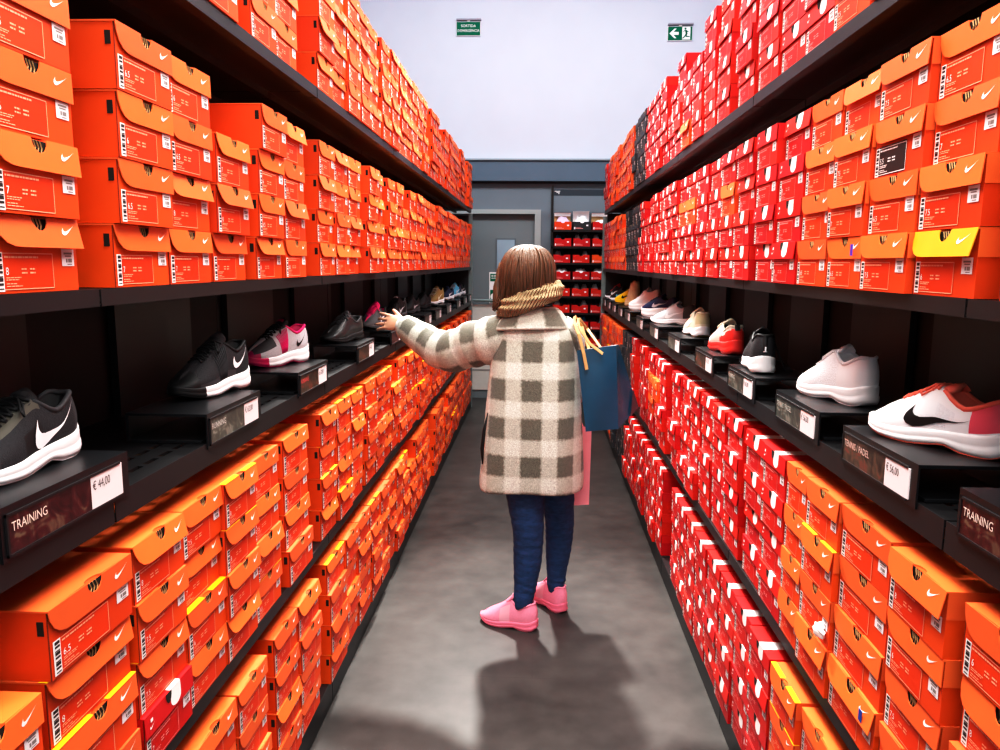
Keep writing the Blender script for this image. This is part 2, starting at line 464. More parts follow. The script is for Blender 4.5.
def label_quads(mb, pr, ground, size, full_white=False):
    x0, x1, z0, z1 = -.090, .034, .005, .057
    y = -.0010
    q = lambda a, b, c, d, m, yy=y: mb.quad((a, yy, c), (b, yy, c), (b, yy, d), (a, yy, d), m)
    if ground: q(x0, x1, z0, z1, ground, -.0006)
    if full_white: q(x0, x1, z0, z1, M_WPR, -.0008)
    q(x0, x0 + .015, z0 - .002, z1 + .001, M_WPR)
    if size or not full_white:
        for k in range(9 if size else 3):
            a = z0 + .001 + k * (.0056 if size else .018)
            q(x0 + .003, x0 + .013, a, a + (.0018 + .0016 * ((k * 7) % 3) if size else .008), M_INK, -.0014)
    t = .0013
    if not full_white:
        q(x0 + .015, x1, z1 - t, z1, pr); q(x0 + .015, x1, z0, z0 + t, pr); q(x1 - t, x1, z0, z1, pr)
    ink = M_INK if full_white else pr
    if size:
        TT = Matrix.Rotation(PI / 2, 4, 'X')
        add_text(mb, size, .0155, Matrix.Translation((x0 + .019, -.0012, z0 + .021)) @ TT, M_WPR if not full_white else M_INK, sx=.85)
        r = random.Random(len(size) * 7 + int(size[0]))
        def words(zz, hh, a, b, m):
            x = a
            while x < b:
                w = r.uniform(.003, .009)
                q(x, min(x + w, b), zz, zz + hh, m, -.0012); x += w + .0012
        words(z1 - .0072, .0026, x0 + .018, x1 - .034, ink)
        for zz in (.028, .0225): words(z0 + zz, .0024, x0 + .052, x0 + .064, ink); words(z0 + zz, .0024, x0 + .070, x0 + .082, ink)
        for zz, e in ((.0165, .05), (.0135, .046), (.008, .040), (.0045, .052)): words(z0 + zz, .0014, x0 + .019, x0 + e, ink)
    else:
        q(x0 + .019, x0 + .034, z0 + .020, z0 + .031, ink); q(x0 + .018, x1 - .034, z1 - .007, z1 - .0045, ink); q(x0 + .018, x1 - .07, z0 + .008, z0 + .012, ink)
def sticker_quads(mb):
    y = -.0011
    q = lambda a, b, c, d, m, yy=y: mb.quad((a, yy, c), (b, yy, c), (b, yy, d), (a, yy, d), m)
    q(.056, .087, .038, .064, M_STK)
    q(.061, .082, .056, .059, M_GREYINK, -.0014); q(.064, .080, .0525, .0545, M_GREYINK, -.0014)
    q(.066, .070, .0435, .0495, M_GREYINK, -.0014); q(.0715, .081, .0435, .0495, M_GREYINK, -.0014); q(.069, .081, .040, .0415, M_GREYINK, -.0014)

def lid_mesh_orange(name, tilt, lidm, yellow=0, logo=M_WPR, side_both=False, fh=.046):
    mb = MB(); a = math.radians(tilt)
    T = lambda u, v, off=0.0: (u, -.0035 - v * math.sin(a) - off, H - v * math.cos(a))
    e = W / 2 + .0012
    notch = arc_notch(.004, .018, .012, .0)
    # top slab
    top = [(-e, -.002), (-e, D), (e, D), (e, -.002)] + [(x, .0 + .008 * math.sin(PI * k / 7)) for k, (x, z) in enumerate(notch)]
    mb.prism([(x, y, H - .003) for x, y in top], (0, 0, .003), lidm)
    if yellow == 1:  # painted highlight strips along the front fold
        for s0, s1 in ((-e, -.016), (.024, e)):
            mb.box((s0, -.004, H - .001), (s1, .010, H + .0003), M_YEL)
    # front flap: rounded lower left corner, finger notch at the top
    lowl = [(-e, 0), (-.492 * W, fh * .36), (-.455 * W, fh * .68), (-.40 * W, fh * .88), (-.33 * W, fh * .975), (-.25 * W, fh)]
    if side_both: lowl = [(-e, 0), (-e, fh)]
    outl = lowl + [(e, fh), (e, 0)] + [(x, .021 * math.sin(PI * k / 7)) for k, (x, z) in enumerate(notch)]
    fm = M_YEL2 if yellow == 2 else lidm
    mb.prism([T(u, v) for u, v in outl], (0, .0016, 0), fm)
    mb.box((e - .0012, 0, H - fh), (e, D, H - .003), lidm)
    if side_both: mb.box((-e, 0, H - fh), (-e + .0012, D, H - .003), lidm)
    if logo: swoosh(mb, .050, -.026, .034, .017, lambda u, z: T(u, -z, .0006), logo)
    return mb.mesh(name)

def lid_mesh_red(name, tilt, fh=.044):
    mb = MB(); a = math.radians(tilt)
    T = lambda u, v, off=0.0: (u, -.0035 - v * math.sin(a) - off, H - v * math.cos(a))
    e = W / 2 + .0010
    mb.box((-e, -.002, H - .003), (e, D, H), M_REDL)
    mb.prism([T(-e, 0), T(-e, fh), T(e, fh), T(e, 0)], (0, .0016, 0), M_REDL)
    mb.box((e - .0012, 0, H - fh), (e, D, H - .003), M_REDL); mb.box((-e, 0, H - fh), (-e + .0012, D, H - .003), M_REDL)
    # white tongue that runs over the edge of the lid, dark patch beside it paints the shade in the finger hole
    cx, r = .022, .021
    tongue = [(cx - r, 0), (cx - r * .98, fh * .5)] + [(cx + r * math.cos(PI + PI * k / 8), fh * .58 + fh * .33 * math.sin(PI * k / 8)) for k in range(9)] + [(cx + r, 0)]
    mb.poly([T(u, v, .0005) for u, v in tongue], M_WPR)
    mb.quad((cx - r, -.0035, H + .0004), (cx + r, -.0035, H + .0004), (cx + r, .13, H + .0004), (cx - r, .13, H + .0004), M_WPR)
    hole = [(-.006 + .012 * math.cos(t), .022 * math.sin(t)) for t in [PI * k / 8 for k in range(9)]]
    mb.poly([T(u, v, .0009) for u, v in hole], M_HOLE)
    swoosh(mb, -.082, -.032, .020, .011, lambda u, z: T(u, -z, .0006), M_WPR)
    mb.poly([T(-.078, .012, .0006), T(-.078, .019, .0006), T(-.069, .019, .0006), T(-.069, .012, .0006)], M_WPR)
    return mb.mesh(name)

SIZES = ['6', '6.5', '7', '7.5', '8']
TRAY = {'orange': tray_mesh('tray_orange', M_OR), 'red': tray_mesh('tray_red', M_RED), 'black': tray_mesh('tray_black', M_BLK, black=True)}
TRAYS = {'orange': tray_mesh('tray_orange_small', M_OR, True, M_LPR, M_ORP), 'red': tray_mesh('tray_red_small', M_RED, True, M_LPK), 'black': tray_mesh('tray_black_small', M_BLK, True, M_GREYINK, black=True)}
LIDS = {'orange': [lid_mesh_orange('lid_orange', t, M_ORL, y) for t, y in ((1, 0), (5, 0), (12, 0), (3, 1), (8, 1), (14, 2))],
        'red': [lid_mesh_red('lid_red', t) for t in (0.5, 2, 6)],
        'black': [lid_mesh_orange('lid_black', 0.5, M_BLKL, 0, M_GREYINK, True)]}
def lab(kind, s, dark=False):
    mb = MB()
    if dark:
        x0, x1, z0, z1 = -.090, .034, .003, .060
        mb.quad((x0, -.0008, z0), (x1, -.0008, z0), (x1, -.0008, z1), (x0, -.0008, z1), mat('black_label', '#241512', .5))
        label_quads(mb, M_WPR, None, s)
    else:
        label_quads(mb, M_LPR if kind == 'orange' else M_LPK if kind == 'red' else M_GREYINK, M_ORP if kind == 'orange' else M_RED if kind == 'red' else M_BLK, s)
    return mb.mesh('size_label')
LABELS = {k: [lab(k, s) for s in SIZES] for k in ('orange', 'red', 'black')}
LABEL_DARK = lab('orange', '5.5', True)
mb = MB(); sticker_quads(mb); STICK = mb.mesh('price_sticker')

# stacks: (y start, rows) per run and level.  Measured near the camera, repeated in loose groups further on.
def fill(y, yend, joints, groups, seed, skip=0.0):
    r = random.Random(seed); out = []; n = 0; g = 0
    while y + 0.195 < yend:
        j = [b for b in joints if y < b + .02 and y + .197 > b - .02]
        if j and r.random() < .6:
            y = j[0] + .022; continue
        rows = 3 if r.random() < skip else 4
        out.append((y, rows)); y += 0.1965; n += 1
        if n >= groups[g % len(groups)]:
            n = 0; g += 1; y += r.choice([.012, .025, .05])
    return out
JL, JR = BAYS['L'][1:-1], BAYS['R'][1:-1]
STACKS = {
 ('L', 'mid'): [(0.79, 4), (1.0, 4), (1.295, 4), (1.4915, 4), (1.714, 3), (1.962, 4), (2.172, 4), (2.535, 4), (2.7315, 4), (2.928, 4), (3.21, 4), (3.407, 4), (3.665, 4), (3.8615, 4), (4.09, 3)] + fill(4.30, 8.31, JL, [3, 2, 2, 3], 3, .12),
 ('L', 'top'): [(1.50, 4), (1.695, 4), (1.985, 4), (2.182, 3), (2.555, 5), (2.7515, 5), (2.948, 5), (3.16, 4), (3.357, 4)] + fill(3.60, 8.31, JL, [2, 3, 2, 3], 5, .12),
 ('L', 'low'): [(0.80, 3), (1.018, 4, 1.18), (1.273, 4), (1.472, 4), (1.668, 4), (1.865, 4), (2.105, 4, 1.2), (2.48, 4), (2.6965, 4), (2.893, 4)] + fill(3.15, 8.31, JL, [3, 4, 2, 3], 7, .15),
 ('L', 'base'): [(1.24, 4), (1.45, 4, 1.2), (1.69, 4), (1.965, 4, 1.05), (2.175, 4, 1.1), (2.50, 4, 1.2), (2.745, 4), (2.945, 4, 1.1)] + fill(3.17, 8.31, JL, [2, 3, 3, 2], 9, .15),
 ('R', 'mid'): [(0.93, 4), (1.192, 4), (1.388, 4), (1.5845, 4), (1.781, 4), (1.980, 4), (2.190, 4), (2.43, 4), (2.655, 4), (2.8525, 4), (3.06, 4)] + fill(3.27, 7.88, JR, [3, 2, 4, 3], 13, .15),
 ('R', 'top'): [(1.45, 4), (1.665, 4), (1.868, 4), (2.0645, 4), (2.272, 4), (2.505, 4), (2.83, 5)] + fill(3.04, 7.88, JR, [2, 3, 2, 4], 15, .12),
 ('R', 'low'): [(0.93, 4), (1.16, 4), (1.376, 4, 1.18), (1.612, 4), (1.810, 4, .76), (1.965, 4), (2.16, 4), (2.41, 4), (2.61, 4), (2.83, 4)] + fill(3.05, 7.88, JR, [3, 2, 3, 4], 17, .10),
 ('R', 'base'): [(1.33, 4), (1.535, 4), (1.745, 4), (1.948, 4), (2.15, 4), (2.348, 4), (2.548, 4), (2.746, 4)] + fill(2.95, 7.88, JR, [3, 3, 2], 19, .12),
}
PITCH = {('L', 'mid'): .1106, ('R', 'mid'): .1085, ('R', 'top'): .1085, ('R', 'low'): .1140, ('L', 'top'): .1115, ('R', 'base'): .1125, ('L', 'base'): .1125}
BASEZ = lambda sd, lv: {'mid': ZMID, 'top': ZTOP[sd], 'low': ZLOW, 'base': ZF}[lv] + 0.0015
def kind_of(sd, lv, y, row):
    if sd == 'L':
        if lv == 'low' and row == 0 and 1.26 < y < 1.28: return 'red'
        return 'orange'
    lim = {'mid': (1.97, 4.95, 5.75, 6.95), 'top': (1.86, 4.9, 5.45, 7.15), 'low': (1.95, 5.15, 5.75, 7.5), 'base': (1.92, 5.3, 6.15, 7.9)}[lv]
    if y < lim[0]: return 'orange'
    if y < lim[1]:
        for l, ya, yb, r0 in (('top', 3.25, 3.5, (0,)), ('mid', 3.26, 3.47, (2,)), ('mid', 2.64, 2.70, (2,)), ('low', 4.0, 4.25, (1, 2))):
            if l == lv and ya < y < yb and row in r0: return 'orange'
        return 'red'
    if y < lim[2]: return 'black'
    return 'orange' if y < lim[3] else 'red'
ROTM = co.matrix_world.inverted()
def px(p):
    c = ROTM @ V(p)
    if c.z > -0.05: return (9999, 9999)
    return (500 + f * c.x / -c.z, 375 - f * c.y / -c.z)

BOXES = []
for (sd, lv), cols in STACKS.items():
    r = random.Random(hash((ord(sd), len(lv), ord(lv[0]), ord(lv[1]))) & 0xffff)
    pit = PITCH.get((sd, lv), .1118)
    for ci, (y0, rows, *ws) in enumerate(cols):
        ws = ws[0] if ws else 1.0
        yc = y0 + W * ws / 2
        cx = r.uniform(-.004, .006)
        if (sd, lv) == ('L', 'low'):
            cx += {1: .006, 0: .01}.get(ci, 0)
        if lv == 'base': cx += .008
        if lv == 'top' and rows == 5 and sd == 'L': pass
        for row in range(rows):
            dx = cx + r.uniform(-.006, .008) - (.0 if row else .003)
            if y0 > 3: dx += r.choice([0, 0, 0, .012])
            if (sd, lv) == ('L', 'mid') and ci < 6: dx += (.0055 if ci > 1 else .002) * row - .001
            if (sd, lv) == ('R', 'mid') and ci < 6: dx += .006 - .006 * row
            
            dy = r.uniform(-.0012, .0012) * (1 if y0 < 3 else .4)
            rot = math.radians(r.uniform(-.3, .3)) * (1 if y0 < 3 else .4)
            k = kind_of(sd, lv, y0, row)
            z = BASEZ(sd, lv) + row * pit
            x = (XL + dx) if sd == 'L' else (XR - dx)
            u, v = px((x, yc, z + H / 2))
            vis = -90 < u < 1090 and -90 < v < 840
            if not vis: continue
            d = V((x, yc, z - 1.6 + .05)).length
            BOXES.append(dict(sd=sd, lv=lv, ci=ci, row=row, rows=rows, y=yc, z=z, dx=dx, dy=dy, rot=rot, kind=k, size=abs(x) / d ** 3, d=d, rv=r.random(), rv2=r.random(), sz=pit / .1113 * .998, ws=ws))
# stacks are counted from the camera among those that stand in view
for key in STACKS:
    mine = sorted({b['ci'] for b in BOXES if (b['sd'], b['lv']) == key})
    for b in BOXES:
        if (b['sd'], b['lv']) == key: b['n'] = mine.index(b['ci']) + 1
LIMIT = {'orange': 310, 'red': 300, 'black': 100}
keep, rest = [], []
for k in LIMIT:
    l = sorted([b for b in BOXES if b['kind'] == k], key=lambda b: -b['size'])
    keep += l[:LIMIT[k]]; rest += l[LIMIT[k]:]
ROWW = lambda b: 'top' if b['row'] == b['rows'] - 1 else ['bottom', 'second', 'third', 'fourth', 'fifth'][b['row']]
LVW = {'mid': 'shelf above the shoes', 'top': 'topmost shelf', 'low': 'shelf under the shoes', 'base': 'base shelf'}
def lid_choice(b):
    k = b['kind']
    if k == 'red': return LIDS['red'][int(b['rv'] * 3)]
    if k == 'black': return LIDS['black'][0]
    if b['sd'] == 'R' and b['lv'] == 'mid' and abs(b['y'] - 1.288) < .03 and b['row'] == 0: return LIDS['orange'][5]
    if b['lv'] in ('low', 'base') and b['rv'] < .20: return LIDS['orange'][3 if b['rv2'] < .5 else 4]
    return LIDS['orange'][0 if b['rv2'] < .4 else 1 if b['rv2'] < .8 else 2]
def box_loc(b):
    loc, rz = frame(b['sd'], b['y'] + b['dy'], b['dx'], b['z'])
    return loc, rz + b['rot']
for b in keep:
    loc, rz = box_loc(b); k = b['kind']; near = b['d'] < 3.1
    o = inst(k + '_shoe_box', (TRAY if near else TRAYS)[k], None, loc, rz)
    o.scale = (b['ws'], 1, b['sz'])
    lid = lid_choice(b)
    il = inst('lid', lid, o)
    if near:
        if b['sd'] == 'R' and b['lv'] == 'mid' and abs(b['y'] - 1.484) < .03 and b['row'] == 2:
            t = inst('size_label', LABEL_DARK, o); t['label'] = 'black printed label'
        else:
            inst('size_label', LABELS[k][int(b['rv2'] * 4.99)], o)
        inst('price_sticker', STICK, o)
    for sd_, lv_, y_, rw_, mm_ in (('R', 'mid', 1.68, 0, 'violet'), ('R', 'low', 1.489, 0, 'blue')):
        if near and (b['sd'], b['lv'], b['row']) == (sd_, lv_, rw_) and abs(b['y'] - y_) < .03:
            mk = MB(); mk.box((.058, -.0125, H - .040), (.070, -.0118, H - .016), mat(mm_ + '_sticker', '#5a35b0' if mm_ == 'violet' else '#1f3f9c', .5))
            q_ = mk.obj('sticker', o); q_['label'] = mm_ + ' sticker'
    extra = k
    if lid is LIDS['orange'][5]: extra = 'orange yellow-flapped'; il['label'] = 'bright yellow front flap'
    elif lid in (LIDS['orange'][3], LIDS['orange'][4]): extra = 'highlight-edged orange'
    tag(o, f"{extra} shoe box, {ROWW(b)} one of the {nth(b['n'])} stack, {SIDE[b['sd']]} {LVW[b['lv']]}", 'shoe box', f'{k} shoe boxes stacked on the shelves')
for k in LIMIT:
    l = [b for b in rest if b['kind'] == k]
    if not l: continue
    mb = MB()
    for b in l:
        loc, rz = box_loc(b)
        T = Matrix.Translation(loc) @ Matrix.Rotation(rz, 4, 'Z') @ Matrix.Diagonal((b['ws'], 1, b['sz'], 1))
        for me in (TRAYS[k], lid_choice(b)):
            vs = [T @ v.co for v in me.vertices]
            base = len(mb.v); mb.v += [tuple(v) for v in vs]
            idx = [mb.mi(m) for m in me.materials]
            for p in me.polygons:
                mb.f.append(tuple(i + base for i in p.vertices)); mb.m.append(idx[p.material_index])
    o = mb.obj(f'distant_{k}_shoe_boxes')
    tag(o, f'tightly stacked small {k} shoe boxes at the far end of the shelves', 'shoe boxes', None, 'stuff')
print('BOXES', len(BOXES), {k: sum(b['kind'] == k for b in BOXES) for k in LIMIT}, 'far from y', min([b['y'] for b in rest] or [0]))
mb = MB(); r8 = random.Random(3); g = []
for i in range(9):
    row = []
    for j in range(9):
        a, b = PI * i / 8, 2 * PI * j / 8
        q = r8.uniform(.55, 1.1) if 0 < i < 8 else .8
        if j == 8: row.append(row[0]); continue
        row.append(V((.014 * q * math.sin(a) * math.cos(b), .026 * q * math.sin(a) * math.sin(b), .018 * q * math.cos(a))))
    g.append(row)
mb.loft([r_[:8] for r_ in g], M_WPR)
o = mb.obj('paper_scrap'); o.location = (XR - .016, 1.640, .790)
tag(o, 'crumpled white paper wedged between orange boxes under the right shoe shelf', 'paper')


# ------------------------------------------------------------------ risers with price signs
RH, RW, RD = 0.067, 0.325, 0.185
def riser_frame():
    mb = MB(); w = RW / 2
    mb.box((-w, 0, RH - .006), (w, RD, RH), M_RISER)
    mb.box((-w, 0, -.012), (w, .0035, RH - .006), M_RISER)
    mb.box((-w, RD - .006, .001), (w, RD, RH - .006), M_RISER)
    mb.box((-w, .016, .0008), (w, RD - .006, .006), M_RISER)
    mb.box((-w + .008, -.0035, .052), (w - .030, 0, .056), M_SHELFE); mb.box((-w + .008, -.0035, -.006), (w - .030, 0, -.002), M_SHELFE)
    mb.box((-w + .008, -.0035, -.006), (-w + .012, 0, .056), M_SHELFE)
    return mb.mesh('riser_frame')
RFRAME = riser_frame()
def sign_mat(name, c1, c2, c3):
    m = mat(name, c1, 0.3, spec=0.5); nt = m.node_tree; L = nt.links
    tc = nt.nodes.new('ShaderNodeTexCoord'); n = nt.nodes.new('ShaderNodeTexNoise')
    n.inputs['Scale'].default_value = 22; n.inputs['Detail'].default_value = 2; n.inputs['Distortion'].default_value = 1.5
    L.new(tc.outputs['Object'], n.inputs[0]); cr = nt.nodes.new('ShaderNodeValToRGB')
    e = cr.color_ramp.elements; e[0].position = .38; e[0].color = lin(c1); e[1].position = .66; e[1].color = lin(c3)
    x = e.new(.55); x.color = lin(c2)
    L.new(n.outputs['Fac'], cr.inputs[0]); L.new(cr.outputs[0], nt.nodes['Principled BSDF'].inputs['Base Color'])
    return m
SG_RED = sign_mat('sign_photo_maroon', '#2a1214', '#4a1d20', '#6b5a48')
SG_GRN = sign_mat('sign_photo_grey', '#3f413c', '#565850', '#8a8a80')
SG_BRN = sign_mat('sign_photo_brown', '#2b2320', '#55483a', '#7a3a30')
TT = Matrix.Rotation(PI / 2, 4, 'X')
M_TXT = mat('sign_lettering', '#e9d9cf', .5)
PANELS = {}
def panel(kind, text, tcol):
    key = (kind.name, text, tcol)
    if key not in PANELS:
        mb = MB(); mb.box((-RW / 2 + .012, -.002, -.002), (.045, 0, .052), kind)
        p = mb.mesh('sign_panel'); t = None
        if text:
            mb = MB(); add_text(mb, text, .0195, Matrix.Translation((-RW / 2 + .018, -.0026, .029)) @ TT, mat('letter_' + tcol, tcol, .5), sx=.86)
            t = mb.mesh('lettering')
        PANELS[key] = (p, t)
    return PANELS[key]
TAGS = {}
def price(text):
    if text not in TAGS:
        mb = MB(); mb.box((.0455, -.0022, -.002), (.1385, 0, .053), M_TAG); a = mb.mesh('price_tag')
        mb = MB(); add_text(mb, text, .0205, Matrix.Translation((.050, -.0026, .0285)) @ TT, M_INK, sx=.78); TAGS[text] = (a, mb.mesh('price'))
    return TAGS[text]
RISERS = [  # side, y start, sign, text, colour, price
 ('L', .958, SG_RED, 'TRAINING', '#ecd9cd', '€ 44,00'), ('L', 1.612, SG_GRN, 'RUNNING', '#d9d6d0', '€ 62,00'), ('L', 2.258, SG_BRN, 'RUNNING', '#e06060', '€ 62,00'),
 ('L', 3.02, SG_BRN, '', '#d9d6d0', '€ 44,00'), ('L', 3.725, SG_RED, '', '#d9d6d0', '€ 44,00'), ('L', 4.33, SG_GRN, '', '', '€ 62,00'), ('L', 4.85, SG_BRN, '', '', '€ 44,00'),
 ('L', 5.385, SG_GRN, '', '', '€ 62,00'), ('L', 6.04, SG_GRN, '', '', '€ 62,00'), ('L', 6.80, SG_GRN, '', '', '€ 62,00'), ('L', 7.43, SG_GRN, '', '', '€ 62,00'), ('L', 7.93, SG_GRN, '', '', '€ 62,00'),
 ('R', .845, SG_RED, 'TRAINING', '#ecd9cd', '€ 56,00'), ('R', 1.300, SG_BRN, 'TENNIS / PADEL', '#e8c9c0', '€ 56,00'), ('R', 1.764, SG_GRN, 'TENNIS / PADEL', '#c9c8c0', '€ 56,00'),
 ('R', 2.293, SG_GRN, 'RUNNING', '#c9c8c0', '€ 62,00'), ('R', 2.845, SG_BRN, '', '', '€ 62,00'), ('R', 3.512, SG_GRN, '', '', '€ 62,00'), ('R', 4.15, SG_GRN, '', '', '€ 62,00'),
 ('R', 4.765, SG_GRN, '', '', '€ 62,00'), ('R', 5.44, SG_GRN, '', '', '€ 62,00'), ('R', 5.94, SG_GRN, '', '', '€ 62,00'), ('R', 6.45, SG_GRN, '', '', '€ 62,00'), ('R', 6.93, SG_GRN, '', '', '€ 62,00'), ('R', 7.41, SG_GRN, '', '', '€ 62,00')]
ZR = ZDISP + .0125
cnt = {'L': 0, 'R': 0}
for sd, y, pm, tx, tc, pr in RISERS:
    cnt[sd] += 1
    loc, rz = frame(sd, y + RW / 2, .004, ZDISP + .001)
    r = empty('display_riser', loc, rz)
    inst('frame', RFRAME, r)
    p, t = panel(pm, tx, tc or '#d9d6d0'); o = inst('sign_panel', p, r)
    if t: inst('lettering', t, o)
    a, b = price(pr); o = inst('price_tag', a, r); o['label'] = 'white price tag'; inst('lettering', b, o)
    says = {'TRAINING': ' reading training', 'RUNNING': ' reading running', 'TENNIS / PADEL': ' reading tennis and padel'}.get(tx, '')
    tag(r, f"black display riser with price tag, {nth(cnt[sd])} from the camera on the {SIDE[sd]} shoe shelf", 'display riser', 'risers under the display shoes')
ZTOPR = ZDISP + .001 + RH

# ------------------------------------------------------------------ shoes
W_ = [(0,0),(.008,.012),(.03,.0205),(.08,.0275),(.16,.0315),(.28,.033),(.42,.0355),(.55,.040),(.69,.0455),(.80,.044),(.88,.038),(.94,.029),(.98,.017),(1,0)]
HS = [(0,.044),(.06,.038),(.15,.032),(.32,.029),(.5,.025),(.68,.019),(.85,.018),(.95,.021),(1,.027)]
BT = [(0,.013),(.07,.002),(.14,0),(.26,.001),(.36,.009),(.48,.004),(.6,0),(.78,.002),(.92,.010),(1,.019)]
HT = [(0,.098),(.06,.101),(.15,.090),(.26,.078),(.36,.090),(.43,.102),(.52,.094),(.66,.075),(.80,.059),(.91,.049),(1,.036)]
WR = [(0,0),(.03,.011),(.10,.022),(.24,.027),(.36,.024),(.46,.017),(.7,.013),(.9,.005),(1,0)]
DP = [(0,0),(.05,.02),(.12,.052),(.31,.052),(.42,.012),(.46,0),(1,0)]
class Shoe:
    def __init__(s, **k):
        s.L = k.get('L', .275); s.hk = k.get('high', 0.0); s.sole = k.get('sole', 0.0); s.wk = k.get('wide', 1.0); s.k = k
    def w(s, t): return interp(W_, t) * s.wk
    def hs(s, t): return interp(HS, t) + s.sole
    def bt(s, t): return interp(BT, t) * s.k.get('rock', 1.0)
    def top(s, t): return interp(HT, t) + s.sole + s.hk * max(0, min(1, (.62 - t) / .25)) + s.k.get('vamp', 0) * math.exp(-((t - .6) / .25) ** 2)
    def wr(s, t): return interp(WR, t) * s.wk
    def dp(s, t): return interp(DP, t) * (1 + s.hk * 8)
    def pt(s, t, q, side, off=0.0):
        """point of the outer wall; t along the shoe, q up the wall"""
        w = s.w(t); wr = min(s.wr(t), w)
        y = wr + (w - wr) * max(0, 1 - q ** 2.3) ** (1 / 1.7) + .0025 * math.sin(PI * min(1, q * 1.2)) * (1 if .05 < t < .95 else 0)
        z = s.hs(t) + (s.top(t) - s.hs(t)) * q
        x = t * s.L
        if t < .16:
            kk = (1 - t / .16) ** 2; x += kk * (.007 * q - .006 * math.sin(PI * min(1, q * 1.1)))
        if t > .8: x -= (t - .8) / .2 * .016 * q * q
        return V((x, side * (y + off) - .010 * t * t, z))
TS = [0, .008, .02, .04, .07, .11, .16, .21, .26, .31, .36, .40, .43, .46, .50, .55, .60, .65, .70, .75, .80, .845, .885, .92, .95, .975, .99, 1]
QS = [0, .12, .25, .4, .55, .7, .82, .91, .97, 1]
def make_shoe(name, colors, label, loc, ang, group=None, detail=2, laces=True, swsh=True, flip=1, **k):
    S = Shoe(**k)
    root = empty(name, loc, ang)
    zone = k.get('zone', lambda t, q: 'up')
    # upper
    mb = MB(); n = len(QS); rings = []
    for t in TS:
        ring = [S.pt(t, q, -1) for q in QS]
        wr = min(S.wr(t), S.w(t)); zt = S.top(t); dp = S.dp(t); cy = -.010 * t * t
        x = S.pt(t, 1, 1).x
        dome = .004 * (1 - min(1, dp / .01)) * (1 if t < .97 else 0)
        ring += [V((x, -wr * .80 + cy, zt - min(.004, dp) + dome * .4)), V((x, -wr * .6 + cy, zt - dp * .8 + dome * .7)), V((x, cy, zt - dp + dome)), V((x, wr * .6 + cy, zt - dp * .8 + dome * .7)), V((x, wr * .80 + cy, zt - min(.004, dp) + dome * .4))]
        ring += [S.pt(t, q, 1) for q in reversed(QS)]
        rings.append(ring)
    m = len(rings[0]); base = [p for r in rings for p in r]
    mb.v = [tuple(p) for p in base]
    for i in range(len(rings) - 1):
        for j in range(m - 1):
            tm = (TS[i] + TS[i + 1]) / 2
            if j < n - 1: z = zone(tm, (QS[j] + QS[j + 1]) / 2)
            elif j >= n + 5: z = zone(tm, (QS[m - 1 - j] + QS[m - 2 - j]) / 2)
            else: z = 'lining' if tm < .42 else k.get('vampzone', 'up')
            mm = colors.get(z, colors['up'])
            mb.f.append((i * m + j, i * m + j + 1, (i + 1) * m + j + 1, (i + 1) * m + j)); mb.m.append(mb.mi(mm))
    mb.obj('upper', root, smooth=True, merge=.0004)
    # midsole
    mb = MB(); rings = []
    for t in TS:
        w = S.w(t) + (.0035 if 0 < t < 1 else 0); b = S.bt(t); h = S.hs(t) + .004; cy = -.010 * t * t
        x = S.L * t + (-.004 if t < .02 else .004 if t > .98 else 0)
        fl = 1 + .07 * max(0, 1 - t / .2)
        sec = [(0.55, b + .001), (.93 * fl, b + .002), (1.03 * fl, b + (h - b) * .22), (1.02 * fl, b + (h - b) * .42), (.985, b + (h - b) * .50), (1.005, b + (h - b) * .58), (1.0, b + (h - b) * .85), (.965, h), (.80, h + .001)]
        rings.append([V((x, -w * a + cy, z)) for a, z in sec] + [V((x, w * a + cy, z)) for a, z in reversed(sec)])
    mb.loft(rings, colors['sole'])
    if 'soletoe' in colors:
        kt = mb.mi(colors['soletoe']); nr = len(rings[0])
        for fi in range(len(mb.f)):
            if max(mb.f[fi]) // nr >= 21: mb.m[fi] = kt
    mb.obj('midsole', root, smooth=True, merge=.0003)
    mb = MB(); rings = []
    for t in TS:
        w = S.w(t) * .97 + .002; b = S.bt(t); cy = -.010 * t * t; x = S.L * t
        rings.append([V((x, -w + cy, b)), V((x, w + cy, b)), V((x, w * 1.02 + cy, b + .006)), V((x, -w * 1.02 + cy, b + .006))])
    mb.loft(rings, colors.get('out', colors['sole']))
    mb.obj('outsole', root, smooth=True, merge=.0003, angle=.8)
    # tongue
    if k.get('tongue', True):
        mb = MB(); a = []; bq = []
        up = k.get('tongue_up', .022)
        for i in range(7):
            v = i / 6; x = S.L * (.56 - .20 * v); z0 = S.top(.56) + .005; z1 = S.top(.42) + up
            z = z0 + (z1 - z0) * v ** 1.1; hw = .016 + .009 * math.sin(PI * min(v, .75)) - (.008 if i == 6 else 0)
            cy = -.003
            a.append([V((x, cy + hw * c, z - .010 * abs(c) ** 2)) for c in (-1, -.6, -.2, .2, .6, 1)] + [V((x - .007, cy + hw * c, z - .006 - .010 * abs(c) ** 2)) for c in (1, .6, .2, -.2, -.6, -1)])
        mb.loft(a, colors.get('tongue', colors['up']))
        o = mb.obj('tongue', root, smooth=True, merge=.0002)
        if detail > 1:
            mb = MB(); p = a[5]
            mb.loft([[x + V((.0015, 0, .0012)) for x in a[4][1:5]], [x + V((.0015, 0, .0012)) for x in a[5][1:5]]], colors.get('tab', colors['sw']), wrap=False)
            mb.obj('tongue_tab', o)
